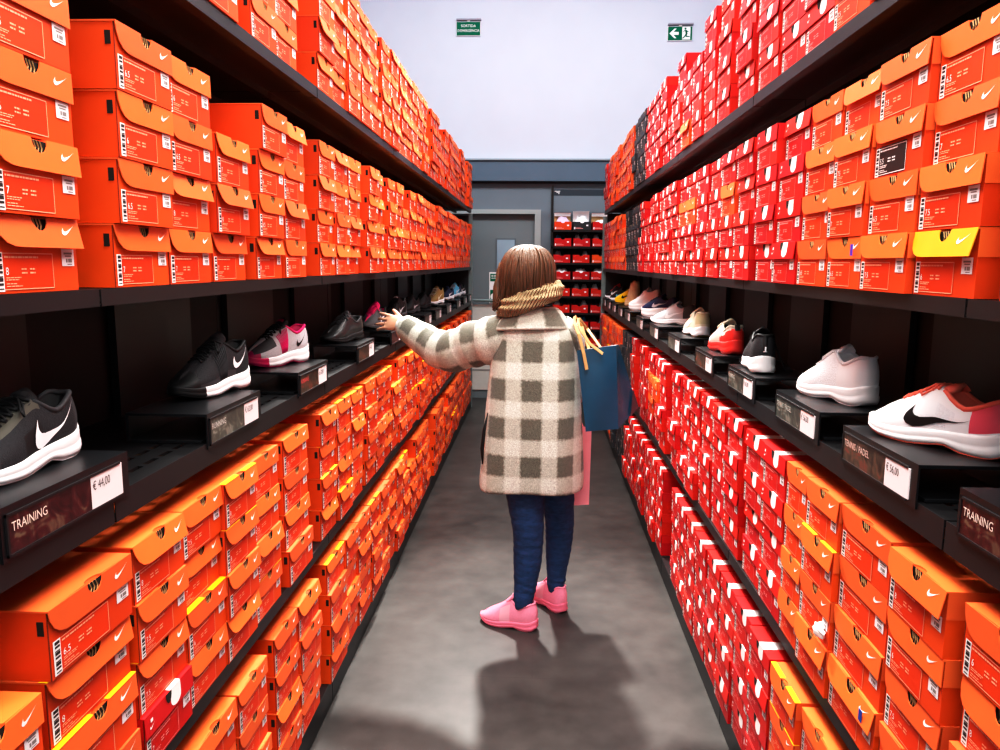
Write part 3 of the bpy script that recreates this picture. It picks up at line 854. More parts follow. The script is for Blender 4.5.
    if detail > 1:
        # collar
        mb = MB(); pts = []
        for t in [.42, .36, .31, .26, .21, .16, .11, .07, .04]: pts.append(S.pt(t, 1, 1) + V((0, .0005, -.002)))
        pts.append(S.pt(.012, 1, 1) + V((.002, 0, -.002)))
        q = [V((p.x, -p.y - 2 * .010 * (p.x / S.L) ** 2, p.z)) for p in reversed(pts)]
        pts += q
        mb.tube(pts, .0048, colors.get('collar', colors['lining']), n=8)
        mb.obj('collar', root, smooth=True)
    if laces:
        mb = MB(); c = colors.get('lace', colors['up']); N = 6 if detail > 1 else 4
        for i in range(N):
            t0 = .48 + .215 * i / (N - 1)
            for sgn in (1, -1):
                pts = []
                for j in range(9):
                    v = -1 + j / 4.0; t = t0 + sgn * v * .022
                    wr = S.wr(t) + .007; z = S.top(t) + .0055 - .006 * v * v * (1 if abs(v) > .6 else .4)
                    pts.append(V((S.L * t, v * wr - .010 * t * t, z + (.0012 if sgn > 0 else 0))))
                mb.tube(pts, .0025, c, n=6)
        if detail > 1:
            t = .475; z = S.top(t) + .010
            for sgn in (1, -1):
                g = lambda dt, y, up: V((S.L * (t + dt), sgn * y, S.top(t + dt) + up))
                mb.tube([g(0, 0, .008), g(.03, .012, .010), g(.085, .028, .000), g(.080, .031, -.008), g(.03, .020, .001), g(0, .003, .006)], .0021, c, n=6)
        mb.obj('lace', root, smooth=True)
    if swsh:
        t0, t1, q0, q1 = k.get('swoosh', (.60, .16, .12, .80))
        for side in (1, -1):
            mb = MB()
            P = lambda a, b: S.pt(t0 + (t1 - t0) * a, q0 + (q1 - q0) * b - k.get('sdrop', 0) * a, side, .0018)
            N = 22
            def along(cv, u):
                x = u * (len(cv) - 1); i = min(int(x), len(cv) - 2); fr = x - i
                return (cv[i][0] + (cv[i+1][0] - cv[i][0]) * fr, cv[i][1] + (cv[i+1][1] - cv[i][1]) * fr)
            lo = [P(*along(SW_LO, u / N)) for u in range(N + 1)]; hi = [P(*along(SW_UP, u / N)) for u in range(N + 1)]
            for i in range(N): mb.add([lo[i], lo[i+1], hi[i+1], hi[i]], [(0,1,2,3)], colors['sw'])
            mb.obj('side_logo', root)
    for nm, fn in k.get('extras', []):
        mb = MB(); fn(mb, S); o = mb.obj(nm, root, smooth=True)
    tag(root, label, 'shoe', group)
    return root

C = lambda n, c, r=.6, **k: mat('shoe_' + n, c, r, **k)
KNIT = dict(bump=.5, bscale=500)
k_black = C('black_mesh', '#26262a', .7, noise=.25, nscale=240, **KNIT); k_char = C('charcoal', '#3c3c3f', .6, noise=.15, nscale=60); k_blk = C('black', '#141416', .55)
k_white = C('white', '#f6f7fa', .45, noise=.02); k_wmesh = C('white_mesh', '#eef0f4', .6, noise=.06, nscale=250, **KNIT); k_foam = C('foam_white', '#efedee', .5)
k_grey = C('light_grey', '#bcbcc0', .6, noise=.12, nscale=250, **KNIT); k_pink = C('hot_pink', '#e8207a', .5); k_mag = C('magenta', '#b81258', .45)
k_coral = C('coral', '#fb7a64', .5, noise=.04); k_coral2 = C('coral_pink', '#f4637a', .5); k_red = C('bright_red', '#f23a34', .45)
k_cream = C('cream', '#efe9d2', .55, noise=.03); k_cream2 = C('cream_panel', '#d8d7b0', .5); k_gum = C('gum', '#b58b52', .5)
k_tan = C('sand_suede', '#d9b98f', .75, noise=.1); k_yel = C('yellow', '#f5c211', .5); k_blue = C('sky_blue', '#6fc7e6', .5); k_navy = C('navy', '#1d2c52', .55); k_gold = C('olive_gold', '#a08a55', .6)
k_silver = C('silver', '#c9cbd0', .35); k_dgrey = C('dark_grey', '#4a4a4d', .6, noise=.1, nscale=80)

def flywire(colr, n=7, side=1, t0=.44, t1=.62):
    def fn(mb, S):
        if 1:
            for i in range(n):
                a = t0 + (t1 - t0) * i / (n - 1)
                mb.tube([S.pt(a - .015 + (.05 - .012 * i) * (1 - q), q, side, .0012) for q in (.1, .3, .5, .7, .9)], .0016, colr, n=5)
    return fn
def heeltab(colr, wide=.011, h0=.30, h1=1.0):
    def fn(mb, S):
        r = []
        for q in [h0 + (h1 - h0) * i / 6 for i in range(7)]:
            c = S.pt(0, q, 1); a = S.pt(.012, q, 1); r.append([V((a.x - .003, -wide, a.z)), V((c.x - .004, -wide * .4, c.z)), V((c.x - .004, wide * .4, c.z)), V((a.x - .003, wide, a.z))])
        mb.loft(r, colr, wrap=False)
    return fn
def loose_lace(colr, y):
    def fn(mb, S):
        z = S.top(.45) + .01; s = 1 if y > 0 else -1
        mb.tube([V((S.L * .47, 0, z)), V((S.L * .45, s * .03, z - .012)), V((S.L * .40, s * .046, z - .05)), V((S.L * .36, s * .075, .004)), V((S.L * .34, s * .10, .002))], .0024, colr, n=6)
    return fn
def ang(dx, dy): return math.atan2(dy, dx)
def place(side, y, toe, heel_x):
    return None
Z = ZTOPR + .0006
def put(name, cx, cy, d, colors, label, L=.275, **k):
    d = V((d[0], d[1], 0)).normalized(); org = V((cx, cy, Z)) - d * (L / 2)
    return make_shoe(name, colors, label, org, ang(d.x, d.y), 'display shoes on the risers', L=L, **k)
k_olive = C('olive_grey', '#5c5a50', .6)
zoneL1 = lambda t, q: 'stay' if (.40 < t < .74 and q > .80) else 'toe' if t > .80 and q < .5 else 'dark' if (.42 < t < .62 and q < .62) else 'heel' if t < .12 else 'up'
put('trainer', -.828, 1.140, (-.02, -1), dict(up=k_black, stay=k_olive, toe=k_char, dark=k_blk, heel=k_char, sole=k_foam, lining=k_blk, sw=k_white, lace=k_blk, tongue=k_black, tab=k_char, collar=k_char),
    'black mesh trainer with white sole and white tick, on the riser nearest the camera', zone=zoneL1, swoosh=(.52, .10, .06, .86), sole=.004, tongue_up=.016, vamp=.006, high=.006)
zoneL2 = lambda t, q: 'toe' if t > .86 else 'dark' if q < .2 and t > .3 else 'up'
put('running_shoe', -.828, 1.882, (-.20, -1), dict(up=k_black, toe=k_blk, dark=k_char, sole=k_foam, soletoe=k_blk, out=k_blk, lining=k_blk, sw=k_white, lace=k_blk, tongue=k_black, tab=k_char, collar=k_blk),
    'black running shoe with white sole and cord side loops, second riser on the left', L=.28, zone=zoneL2, swoosh=(.36, .08, .30, .88), sole=.008, vamp=.012, high=.016, tongue_up=.026, extras=[('side_cord', flywire(k_char, 8)), ('side_cord', flywire(k_char, 8, -1))])
zoneL3 = lambda t, q: 'toe' if (t > .88 and q < .6) or t > .94 else 'dark' if (t > .64 and q > .55) else 'heel' if t < .2 and q > .3 else 'up'
put('running_shoe', -.852, 2.437, (-.42, -1), dict(up=k_grey, toe=k_mag, soletoe=k_mag, dark=k_char, heel=k_silver, sole=k_foam, out=k_mag, lining=k_pink, sw=k_blk, lace=k_blk, tongue=k_blk, tab=k_mag, collar=k_pink),
    'grey running shoe with hot pink side cords and magenta toe', zone=zoneL3, swoosh=(.30, .10, .25, .8), sole=.010, vamp=.010, high=.012, tongue_up=.026, extras=[('side_cord', flywire(k_pink, 9)), ('side_cord', flywire(k_pink, 9, -1))])
put('leather_trainer', -.825, 3.19, (-.28, -1), dict(up=C('black_leather', '#2b2b2c', .35, noise=.1), sole=k_blk, lining=k_blk, sw=k_char, lace=k_char, tongue=k_dgrey, tab=k_char, collar=k_dgrey),
    'all black leather trainer on the fourth riser from the camera, left shelf', swoosh=(.56, .2, .3, .8), vamp=.008)
put('running_shoe', -.835, 3.86, (-.12, -1), dict(up=k_dgrey, toe=k_blk, heel=k_blk, sole=k_dgrey, out=k_blk, lining=k_pink, sw=k_white, lace=k_pink, tongue=k_pink, tab=k_pink, collar=k_blk),
    'dark grey running shoe with bright pink laces and tongue, touched by the woman', zone=lambda t, q: 'heel' if t < .3 else 'up', vampzone='tongue', tongue_up=.03, vamp=.006)
put('trainer', -.85, 4.50, (-.2, -1), dict(up=k_blk, sole=k_dgrey, heel=k_char, lining=k_blk, sw=k_silver, lace=k_blk, tongue=k_blk, collar=k_char, tab=k_silver),
    'tall black trainer with silver stripe behind the reaching hand', high=.02, zone=lambda t, q: 'heel' if t < .15 else 'up')
put('trainer', -.85, 5.02, (-.2, -1), dict(up=k_blk, sole=k_char, out=k_blk, lining=k_blk, sw=k_silver, lace=k_blk, tongue=k_blk, collar=k_blk),
    'black trainer with pale tick, left shelf, just past the reaching hand', swoosh=(.6, .1, .1, .7), detail=1)
put('trainer', -.85, 5.56, (-.2, -1), dict(up=k_blk, sole=k_blk, lining=k_blk, sw=k_char, lace=k_blk, tongue=k_blk, collar=k_blk),
    'plain black trainer in front of the olive gold one, left shelf', detail=1)
put('high_top_trainer', -.84, 6.20, (-.3, -1), dict(up=k_gold, sole=k_white, lining=k_blk, sw=k_cream, lace=k_cream, tongue=k_gold, collar=k_gold),
    'olive gold high top with white sole on the left shelf', high=.03, detail=1)
put('running_shoe', -.84, 6.95, (-.3, -1), dict(up=k_navy, sole=k_white, lining=k_blk, sw=k_white, lace=k_blk, tongue=k_navy, collar=k_blk),
    'dark navy running shoe with white sole on the left shelf', detail=1)
put('running_shoe', -.84, 7.58, (-.3, -1), dict(up=k_blue, sole=k_white, heel=k_navy, lining=k_blk, sw=k_white, lace=k_white, tongue=k_blue, collar=k_navy),
    'sky blue running shoe with navy heel on the left shelf', high=.015, zone=lambda t, q: 'heel' if t < .25 else 'up', detail=1)
put('running_shoe', -.84, 8.08, (-.3, -1), dict(up=k_blk, sole=k_white, lining=k_blk, sw=k_white, lace=k_blk, tongue=k_blk, collar=k_blk),
    'black shoe with white sole at the far end of the left shelf', detail=1)
# right hand run, heels towards the camera
zoneR1 = lambda t, q: 'heel' if (t < .20 and .08 < q) else 'panel' if (.36 < t < .56 and .08 < q < .34) or (.30 < t < .44 and .45 < q < .75) else 'up'
put('tennis_shoe', .766, 1.463, (-.47, .88), dict(up=k_white, heel=k_coral2, panel=k_wmesh, sole=k_foam, out=k_coral, lining=k_coral, sw=k_blk, lace=k_coral, tongue=k_coral, tab=k_coral, collar=k_coral),
    'white tennis shoe with coral lining and heel and a black tick', L=.292, zone=zoneR1, swoosh=(.63, .19, .16, .98), sdrop=.40, sole=.004, wide=1.12, vamp=.008, tongue_up=.014)
put('tennis_shoe', .762, 1.960, (-.27, .96), dict(up=k_wmesh, heel=k_white, sole=k_foam, lining=k_white, sw=k_wmesh, lace=k_white, tongue=k_white, tab=k_white, collar=k_wmesh),
    'all white mesh tennis shoe behind the white and coral one', zone=lambda t, q: 'heel' if t < .3 else 'up', sole=.006, wide=1.1, high=.014, vamp=.006, swsh=False)
put('running_shoe', .725, 2.505, (.16, .98), dict(up=k_black, heel=k_blk, sole=k_foam, out=k_blk, lining=k_blk, sw=k_white, lace=k_blk, tongue=k_blk, collar=k_blk, tab=k_white),
    'black shoe with thick white heel band and trailing lace, heel to the aisle', sole=.010, wide=1.1, high=.012, rock=.5, swsh=False, extras=[('heel_tab', heeltab(k_blk, .007)), ('heel_logo', heeltab(k_white, .006, .25, .5)), ('loose_lace', loose_lace(k_blk, -1))])
zoneR4 = lambda t, q: 'heel' if t < .36 and q < .80 - t else 'toe' if t > .7 and q < .4 else 'up'
put('running_shoe', .738, 3.005, (-.06, 1), dict(up=C('beige', '#cfc4b8', .6), heel=k_red, toe=k_white, sole=k_red, out=k_red, lining=k_blk, sw=k_white, lace=k_cream, tongue=k_cream, collar=k_cream, tab=k_blk),
    'beige running shoe with large bright red heel and sole', zone=zoneR4, sole=.010, wide=1.1, swsh=False, extras=[('heel_tab', heeltab(k_blk, .010, .72, 1.12))])
put('low_trainer', .765, 3.69, (-.03, 1), dict(up=k_cream, heel=k_cream2, sole=k_white, out=k_gum, lining=k_gum, sw=k_white, lace=k_cream, tongue=k_cream, collar=k_cream, tab=k_white),
    'cream leather low trainer with pale green heel patch', zone=lambda t, q: 'heel' if t < .10 and q > .2 else 'up', high=.012, wide=1.15, sole=.004)
put('running_shoe', .765, 4.36, (-.72, .55), dict(up=k_silver, heel=k_dgrey, sole=k_white, lining=k_grey, sw=k_white, lace=k_grey, tongue=k_silver, collar=k_dgrey, tab=k_white),
    'silver grey trainer with dark heel and white sole, side on', zone=lambda t, q: 'heel' if t < .22 else 'up', detail=1, high=.014)
put('platform_trainer', .775, 4.92, (-.6, .6), dict(up=k_navy, sole=k_white, lining=k_blk, sw=k_silver, lace=k_navy, tongue=k_navy, collar=k_blk),
    'navy trainer on a thick white platform sole', sole=.03, detail=1)
put('running_shoe', .775, 5.60, (-.6, .6), dict(up=k_white, sole=k_foam, lining=k_white, sw=k_wmesh, lace=k_white, tongue=k_white, collar=k_white),
    'bulky pure white trainer next to the sand high top', sole=.02, high=.035, wide=1.15, detail=1)
put('high_top_trainer', .755, 6.14, (-.1, 1), dict(up=k_tan, sole=k_tan, lining=k_tan, sw=k_tan, lace=k_tan, tongue=k_tan, collar=k_tan),
    'sand coloured high top boot on the right shelf', high=.09, sole=.012, wide=1.1, detail=1)
put('running_shoe', .765, 6.61, (-.6, .7), dict(up=k_yel, sole=k_yel, out=k_blk, lining=k_blk, sw=k_blk, lace=k_blk, tongue=k_yel, collar=k_blk),
    'bright yellow trainer with black trim on the right shelf', detail=1, sole=.01)
put('running_shoe', .765, 7.10, (-.6, .7), dict(up=k_blk, sole=k_white, lining=k_blk, sw=k_blue, lace=k_blk, tongue=k_blk, collar=k_blue),
    'black trainer with blue collar behind the yellow one', detail=1, high=.01)
put('running_shoe', .765, 7.57, (-.6, .7), dict(up=k_blk, heel=k_red, sole=k_white, lining=k_red, sw=k_white, lace=k_red, tongue=k_red, collar=k_red),
    'black and white trainer with red tongue at the far end, right shelf', high=.03, detail=1)

# ------------------------------------------------------------------ shelving with open boxes on the back wall
EX0, EX1, EY = 0.135, 0.80, 8.56
ROWS = [1.965, 1.785, 1.605, 1.42, 1.235, 1.05, .865, .68, .49]
u = empty('box_shelving', ((EX0 + EX1) / 2, EY, 0)); hw = (EX1 - EX0) / 2
for z in ROWS:
    mb = MB(); mb.box((-hw, 0, z - .022), (hw, .30, z), M_SHELF); mb.obj('shelf', u)
for x in (-hw, hw - .02):
    mb = MB(); mb.box((x, .0, 0), (x + .02, .025, 2.44), M_SHELF); mb.box((x, .025, 0), (x + .02, .306, .03), M_SHELF); mb.box((x, .28, 0.03), (x + .02, .306, 2.44), M_SHELF)
    for k in range(24): mb.box((x + .006, -.001, .2 + k * .09), (x + .014, 0, .23 + k * .09), M_BACK)
    mb.obj('upright', u)
mb = MB(); mb.box((-hw, .285, .03), (hw, .306, 2.0), M_BACK); mb.obj('back_panel', u)
mb = MB(); mb.box((-hw + .022, .01, 2.335), (hw - .022, .03, 2.40), mat('header_dark', '#2f3b45', .45)); h_ = mb.obj('header_strip', u)
mb = MB()
for k, wd in enumerate((.035, .03, .028)): mb.box((-hw + .03 + k * .02, .008, 2.378 - k * .013), (-hw + .055 + wd, .0095, 2.384 - k * .013), M_WPR)
mb.obj('lettering', h_)
tag(u, 'black open shelving full of lidless boxes on the back wall', 'shelving')
def open_tray(w, dp, h, outer, inner, notch=True, lid=None):
    mb = MB(); t = .003
    mb.box((-w / 2, 0, 0), (w / 2, dp, t), outer)
    mb.box((-w / 2, 0, t), (-w / 2 + t, dp, h), outer); mb.box((w / 2 - t, 0, t), (w / 2, dp, h), outer); mb.box((-w / 2, dp - t, t), (w / 2, dp, h), outer)
    top = [(.022 * math.cos(PI * k / 8), h - .016 * math.sin(PI * k / 8)) for k in range(9)] if notch else []
    mb.prism([(x, 0, z) for x, z in [(-w / 2, t), (w / 2, t), (w / 2, h)] + top + [(-w / 2, h)]], (0, t, 0), outer)
    return mb.mesh('open_tray')
OT = {'red': open_tray(.188, .28, .088, M_RED, M_RED), 'orange': open_tray(.188, .28, .088, M_OR, M_OR), 'black': open_tray(.20, .28, .088, M_BLK, M_BLK)}
mb = MB()
mb.quad((.045, -.001, .040), (.068, -.001, .040), (.068, -.001, .056), (.045, -.001, .056), M_STK); OSTK = mb.mesh('price_sticker'); mb = MB()
mb.quad((-.088, -.001, .006), (-.074, -.001, .006), (-.074, -.001, .030), (-.088, -.001, .030), M_STK)
mb.quad((-.070, -.001, .012), (.010, -.001, .012), (.010, -.001, .018), (-.070, -.001, .018), M_LPK); mb.quad((-.070, -.001, .024), (-.01, -.001, .024), (-.01, -.001, .027), (-.070, -.001, .027), M_LPK)
OLAB = mb.mesh('size_label')
def small_shoe_mesh(up, sole, ln):
    S = Shoe(L=.25); mb = MB(); rings = []
    for t in TS[::2] + [1]:
        qs = [0, .4, .75, 1]
        a = [S.pt(t, q, -1) for q in qs]; b = [S.pt(t, q, 1) for q in reversed(qs)]
        x, zt, dp = S.pt(t, 1, 1).x, S.top(t), S.dp(t)
        rings.append(a + [V((x, -.010 * t * t, zt - dp * .8))] + b)
    mb.loft(rings, up, wrap=False)
    rings = []
    for t in TS[::2] + [1]:
        w = S.w(t) + .003; rings.append([V((S.L * t, s * w - .01 * t * t, z)) for s, z in ((-1, S.bt(t)), (1, S.bt(t)), (1, S.hs(t) + .004), (-1, S.hs(t) + .004))])
    mb.loft(rings, sole)
    return mb.mesh('small_shoe', smooth=True, merge=.0004)
SM = {'white': small_shoe_mesh(k_white, k_foam, k_grey), 'black': small_shoe_mesh(k_black, k_foam, k_blk), 'grey': small_shoe_mesh(k_grey, k_foam, k_blk), 'blue': small_shoe_mesh(C('mid_blue', '#3f86b8'), k_foam, k_blk)}
xs = [.262, .472, .682]
rw = ['topmost', 'second', 'third', 'fourth', 'fifth', 'sixth', 'seventh', 'eighth', 'ninth']
cw = ['first', 'second', 'third', 'fourth']
r5 = random.Random(5)
M_TIS = mat('tissue_lilac', '#d9c0d8', .8, noise=.12, nscale=40, bump=.6, bscale=40); M_TISW = mat('tissue_white', '#f0eef0', .8, noise=.06, nscale=40, bump=.6, bscale=40)
M_CARD = mat('plain_cardboard', '#c9a878', .8)
def lump(mb, w, dp, z0, z1, m, seed):
    r = random.Random(seed); N = 9; g = []
    for i in range(N):
        row = []
        for j in range(N):
            a, b = i / (N - 1), j / (N - 1)
            e = min(a, 1 - a, b, 1 - b) * 2
            row.append(V(((a - .5) * w, .01 + b * dp, z0 + (z1 - z0) * (min(1, e * 2.2)) * r.uniform(.65, 1))))
        g.append(row)
    mb.loft(g, m, wrap=False)
for ri, z in enumerate(ROWS):
    for ci, x in enumerate(xs):
        if ri == 8: continue
        k = 'red'
        if ri == 0: k = ['orange', 'black', 'red', 'red'][ci]
        if (ri, ci) == (2, 2): k = 'orange'
        o = inst('open_shoe_box', OT[k], None, (x + r5.uniform(-.004, .004), EY + .004, z + .0008))
        inst('size_label', OLAB, o); inst('price_sticker', OSTK, o)
        if ri == 0:
            mb = MB(); cm = M_CARD if ci != 1 else M_WPR
            hgt = .215 if ci == 1 else .195
            mb.box((-.092, .272, .088), (.092, .276, hgt), cm); mb.box((-.092, .248, hgt), (.092, .276, hgt + .003), M_ORL if ci == 0 else M_WPR if ci == 1 else M_RED)
            if ci != 1: mb.box((-.092, .246, hgt - .035), (.092, .249, hgt), M_WPR)
            l = mb.obj('lid', o); l['label'] = 'open lid standing upright'
            if ci < 3:
                mb = MB(); lump(mb, .176, .25, .06, (.15, .165, .12)[ci], M_TIS if ci == 0 else M_TISW, ci); mb.obj('tissue_paper', o, smooth=True)
        elif ri in (3,):
            mb = MB(); lump(mb, .176, .25, .05, .125, M_TISW, ri * 4 + ci); mb.obj('tissue_paper', o, smooth=True)
        tag(o, f'{k} shoe box without a lid, {cw[ci]} in the {rw[ri]} row of the back wall shelving', 'shoe box', 'open boxes on the back wall shelving')
        if ri in (0, 3): continue
        kk = [['white', 'white', 'black'], ['grey', 'blue', 'black'], ['black', 'white', 'grey']][(ri + ci) % 3]
        for si in range(2):
            c = kk[(si + ri) % 3]
            so = inst('small_shoe', SM[c], None, (x - .045 + si * .09, EY + .275, z + .030), -PI / 2)
            so.rotation_euler = (0, math.radians(-3), -PI / 2); so.scale = (.88, .80, 1)
            so.location.y = EY + .26; so.location.z = z + .03; so.location.x += .005
            tag(so, f'{c} shoe, {["door", "aisle"][si]} side of the {cw[ci]} lidless box, {rw[ri]} back wall row', 'shoe', 'shoes in the open boxes')

# ------------------------------------------------------------------ the woman
def remesh(mb, name, vox, smooth_it=6, parent=None, fac=.5):
    me = mb.mesh('tmp')
    o = bpy.data.objects.new('tmp', me); COL.objects.link(o)
    m = o.modifiers.new('r', 'REMESH'); m.mode = 'VOXEL'; m.voxel_size = vox
    s = o.modifiers.new('s', 'SMOOTH'); s.iterations = smooth_it; s.factor = fac
    dg = bpy.context.evaluated_depsgraph_get()
    new = bpy.data.meshes.new_from_object(o.evaluated_get(dg))
    bpy.data.objects.remove(o)
    new.name = name; new.materials.clear(); new.materials.append(mb.mats[0])
    new.polygons.foreach_set('use_smooth', [True] * len(new.polygons)); new.polygons.foreach_set('material_index', [0] * len(new.polygons))
    ob = bpy.data.objects.new(name, new); COL.objects.link(ob)
    if parent: ob.parent = parent
    return ob
M_SKIN = mat('skin', '#cf9a80', .5, noise=.05, nscale=30, spec=.4)
person = empty('person', (0, 0, 0))
tag(person, 'woman seen from behind in a grey checked wool coat reaching for a shoe', 'person')
def ell(cx, cy, z, a, b, n=28, ex=2.3):
    out = []
    for k in range(n):
        t = 2 * PI * k / n; c, s = math.cos(t), math.sin(t)
        out.append(V((cx + a * math.copysign(abs(c) ** (2 / ex), c), cy + b * math.copysign(abs(s) ** (2 / ex), s), z)))
    return out
HC = V((-.045, 3.235, 1.552)); FD = V((-.38, .92, -.06)).normalized(); FR = FD.cross(V((0, 0, 1))).normalized(); FU = FR.cross(FD).normalized()
hp = lambda r, fwd, up: HC + FR * r + FD * fwd + FU * up
SHL, ELL, WRL = V((-.150, 3.255, 1.310)), V((-.405, 3.375, 1.203)), V((-.640, 3.555, 1.306))
SHR, ELR, WRR = V((.125, 3.255, 1.310)), V((.145, 3.28, 1.05)), V((.135, 3.475, .985))
body = MB()
# head: stacked sections from chin to crown, fuller at the back
secs = [(-.118,.020,.022,.046), (-.112,.034,.036,.040), (-.095,.047,.055,.026), (-.07,.058,.072,.014), (-.04,.066,.084,.004), (0,.072,.091,-.002), (.035,.073,.093,-.006), (.065,.067,.086,-.008), (.09,.052,.068,-.008), (.108,.030,.04,-.008), (.114,.010,.014,-.008)]
rings = []
for up, a, b, fo in secs:
    rings.append([hp(a * math.cos(t), fo + b * math.sin(t), up) for t in [2 * PI * k / 24 for k in range(24)]])
body.loft(rings, M_SKIN)
body.tube([hp(0, .086, .022), hp(0, .098, .002), hp(0, .108, -.018), hp(0, .092, -.030)], [.007, .009, .013, .010], M_SKIN)         # nose
body.tube([hp(-.032, .082, .032), hp(0, .092, .034), hp(.032, .082, .032)], .008, M_SKIN)                                        # brow
body.tube([hp(-.020, .080, -.060), hp(0, .088, -.058), hp(.020, .080, -.060)], [.005, .008, .005], M_SKIN)                       # lips
for s in (-1, 1):                                                                                                             # ears
    body.tube([hp(s * .070, -.004, -.030), hp(s * .079, -.014, -.008), hp(s * .080, -.014, .014), hp(s * .072, -.004, .022)], [.006, .009, .010, .006], M_SKIN)
body.tube([HC + V((.0, -.012, -.06)), V((-.03, 3.238, 1.43)), V((-.02, 3.24, 1.36))], [.050, .050, .062], M_SKIN, n=16)
body.loft([ell(-.012, 3.245, z, a, b, 24) for z, a, b in ((.74,.13,.10),(.80,.155,.115),(.90,.155,.115),(1.02,.118,.092),(1.12,.125,.095),(1.24,.150,.105),(1.31,.150,.095),(1.36,.095,.07),(1.385,.05,.045))], M_SKIN)
for a, e, w in ((SHL, ELL, WRL), (SHR, ELR, WRR)):
    body.tube([a, a.lerp(e, .5), e, e.lerp(w, .35), w], [.046, .041, .034, .035, .0235], M_SKIN, n=12)
LEGL = [(-.070, 3.250, .80, .086), (-.050, 3.215, .61, .076), (-.028, 3.192, .45, .058), (-.030, 3.190, .32, .054), (-.038, 3.182, .20, .042), (-.045, 3.172, .10, .032)]
LEGR = [(.062, 3.280, .80, .086), (.095, 3.330, .60, .074), (.112, 3.355, .44, .057), (.112, 3.366, .30, .053), (.107, 3.370, .19, .041), (.104, 3.370, .10, .032)]
for lg in (LEGL, LEGR):
    body.tube([V(p[:3]) for p in lg], [p[3] for p in lg], M_SKIN, n=16)
DL, DR = V((-.945, .327, 0)), V((-.60, .80, 0))
for (x, y), d in (((-.045, 3.172), DL), ((.104, 3.37), DR)):
    p = V((x, y, 0))
    body.tube([p - d * .035 + V((0, 0, .058)), p + d * .04 + V((0, 0, .052)), p + d * .12 + V((0, 0, .040)), p + d * .165 + V((0, 0, .036))], [.024, .026, .020, .012], M_SKIN, n=12)
def hand(w, dirs, nrm, fingers, thumb):
    """palm slab from the wrist, four unequal bent fingers and a thumb from the side of the palm"""
    d = dirs.normalized(); n = nrm.normalized(); s = d.cross(n).normalized()
    P = lambda a, b, c: w + d * a + s * b + n * c
    ring = lambda a, hb, hc: [P(a, hb * math.cos(t), hc * math.sin(t)) for t in [2 * PI * k / 16 for k in range(16)]]
    body.loft([ring(-.02, .026, .021), ring(.01, .029, .019), ring(.04, .037, .016), ring(.07, .041, .014), ring(.088, .038, .011)], M_SKIN)
    for off, ln, spread, curl in fingers:
        p0 = P(.060, off * .9, 0); p1 = P(.088, off, .002)
        a1 = d + s * spread - n * curl * .5; a2 = d + s * spread - n * curl * 1.3; a3 = d + s * spread - n * curl * 2.0
        p2 = p1 + a1.normalized() * ln * .46; p3 = p2 + a2.normalized() * ln * .31; p4 = p3 + a3.normalized() * ln * .23
        body.tube([p0, p1, p1.lerp(p2, .5), p2, p3, p4], [.0085, .0095, .0084, .0086, .0076, .0058], M_SKIN, n=10)
    b, t1, t2, t3 = thumb
    body.tube([P(.012, b * .5, -.004), P(.034, b, -.010), w + d * t1[0] + s * t1[1] + n * t1[2], w + d * t2[0] + s * t2[1] + n * t2[2]], [.013, .0125, .0105, .0075], M_SKIN, n=10)
HDIR = V((-.175, .105, .020)); HN = V((-.42, -.80, .50))      # back of the hand turned up and to the camera
hand(WRL, HDIR, HN, [(.032, .080, .10, .12), (.011, .088, .02, .26), (-.011, .082, -.10, .18), (-.031, .066, -.26, .28)], (.036, (.072, .058, -.014), (.108, .074, -.022), 0))
hand(WRR, V((.02, .10, -.06)), V((.2, .5, .8)), [(-.030, .066, -.05, .95), (-.010, .072, 0, 1.0), (.011, .068, .03, 1.0), (.029, .054, .06, 1.05)], (.040, (.058, .050, -.022), (.080, .036, -.034), 0))
bo = remesh(body, 'body', .0042, 5, person)
for s in (-1, 1):
    mb = MB(); c = hp(s * .031, .081, .010)
    mb.loft([[c + (FR * math.cos(t) + FU * math.sin(t)) * .0095 * math.cos(v) + FD * .0075 * math.sin(v) for t in [2 * PI * k / 12 for k in range(12)]] for v in (-1.2, -.6, 0, .6, 1.1)], mat('eye_white', '#f3efe9', .3))
    c2 = c + FD * .0058
    mb.loft([[c2 + (FR * math.cos(t) + FU * math.sin(t)) * r_ + FD * q for t in [2 * PI * k / 12 for k in range(12)]] for r_, q in ((.0055, 0), (.005, .0026), (.001, .003))], mat('iris', '#4a3424', .3))
    mb.obj('eye', person, smooth=True)
mb = MB(); mb.tube([hp(-.019, .0845, -.060), hp(-.008, .0935, -.057), hp(0, .094, -.059), hp(.008, .0935, -.057), hp(.019, .0845, -.060)], [.002, .005, .0055, .005, .002], mat('lips', '#b9625c', .45)); mb.obj('lips', person, smooth=True)

# jeans
M_JEAN = mat('blue_denim', '#20426f', .75, noise=.28, nscale=34, bump=.5, bscale=55, stretch=(1, 1, 2.6))
mb = MB()
mb.loft([ell(-.008, 3.252, z, a, b, 24) for z, a, b in ((.70,.13,.10),(.76,.165,.125),(.84,.170,.128),(.93,.155,.118))], M_JEAN)
JL_ = [(-.068, 3.250, .78, .098), (-.046, 3.222, .64, .090), (-.038, 3.205, .56, .080), (-.026, 3.192, .45, .067), (-.026, 3.192, .38, .0655), (-.028, 3.190, .30, .062), (-.034, 3.184, .22, .053), (-.042, 3.176, .15, .045), (-.046, 3.171, .105, .041)]
JR_ = [(.060, 3.282, .78, .098), (.092, 3.322, .64, .088), (.103, 3.340, .55, .076), (.114, 3.355, .45, .065), (.116, 3.362, .37, .064), (.112, 3.367, .29, .059), (.108, 3.370, .21, .050), (.105, 3.370, .15, .042), (.104, 3.370, .10, .038)]
rr = random.Random(4)
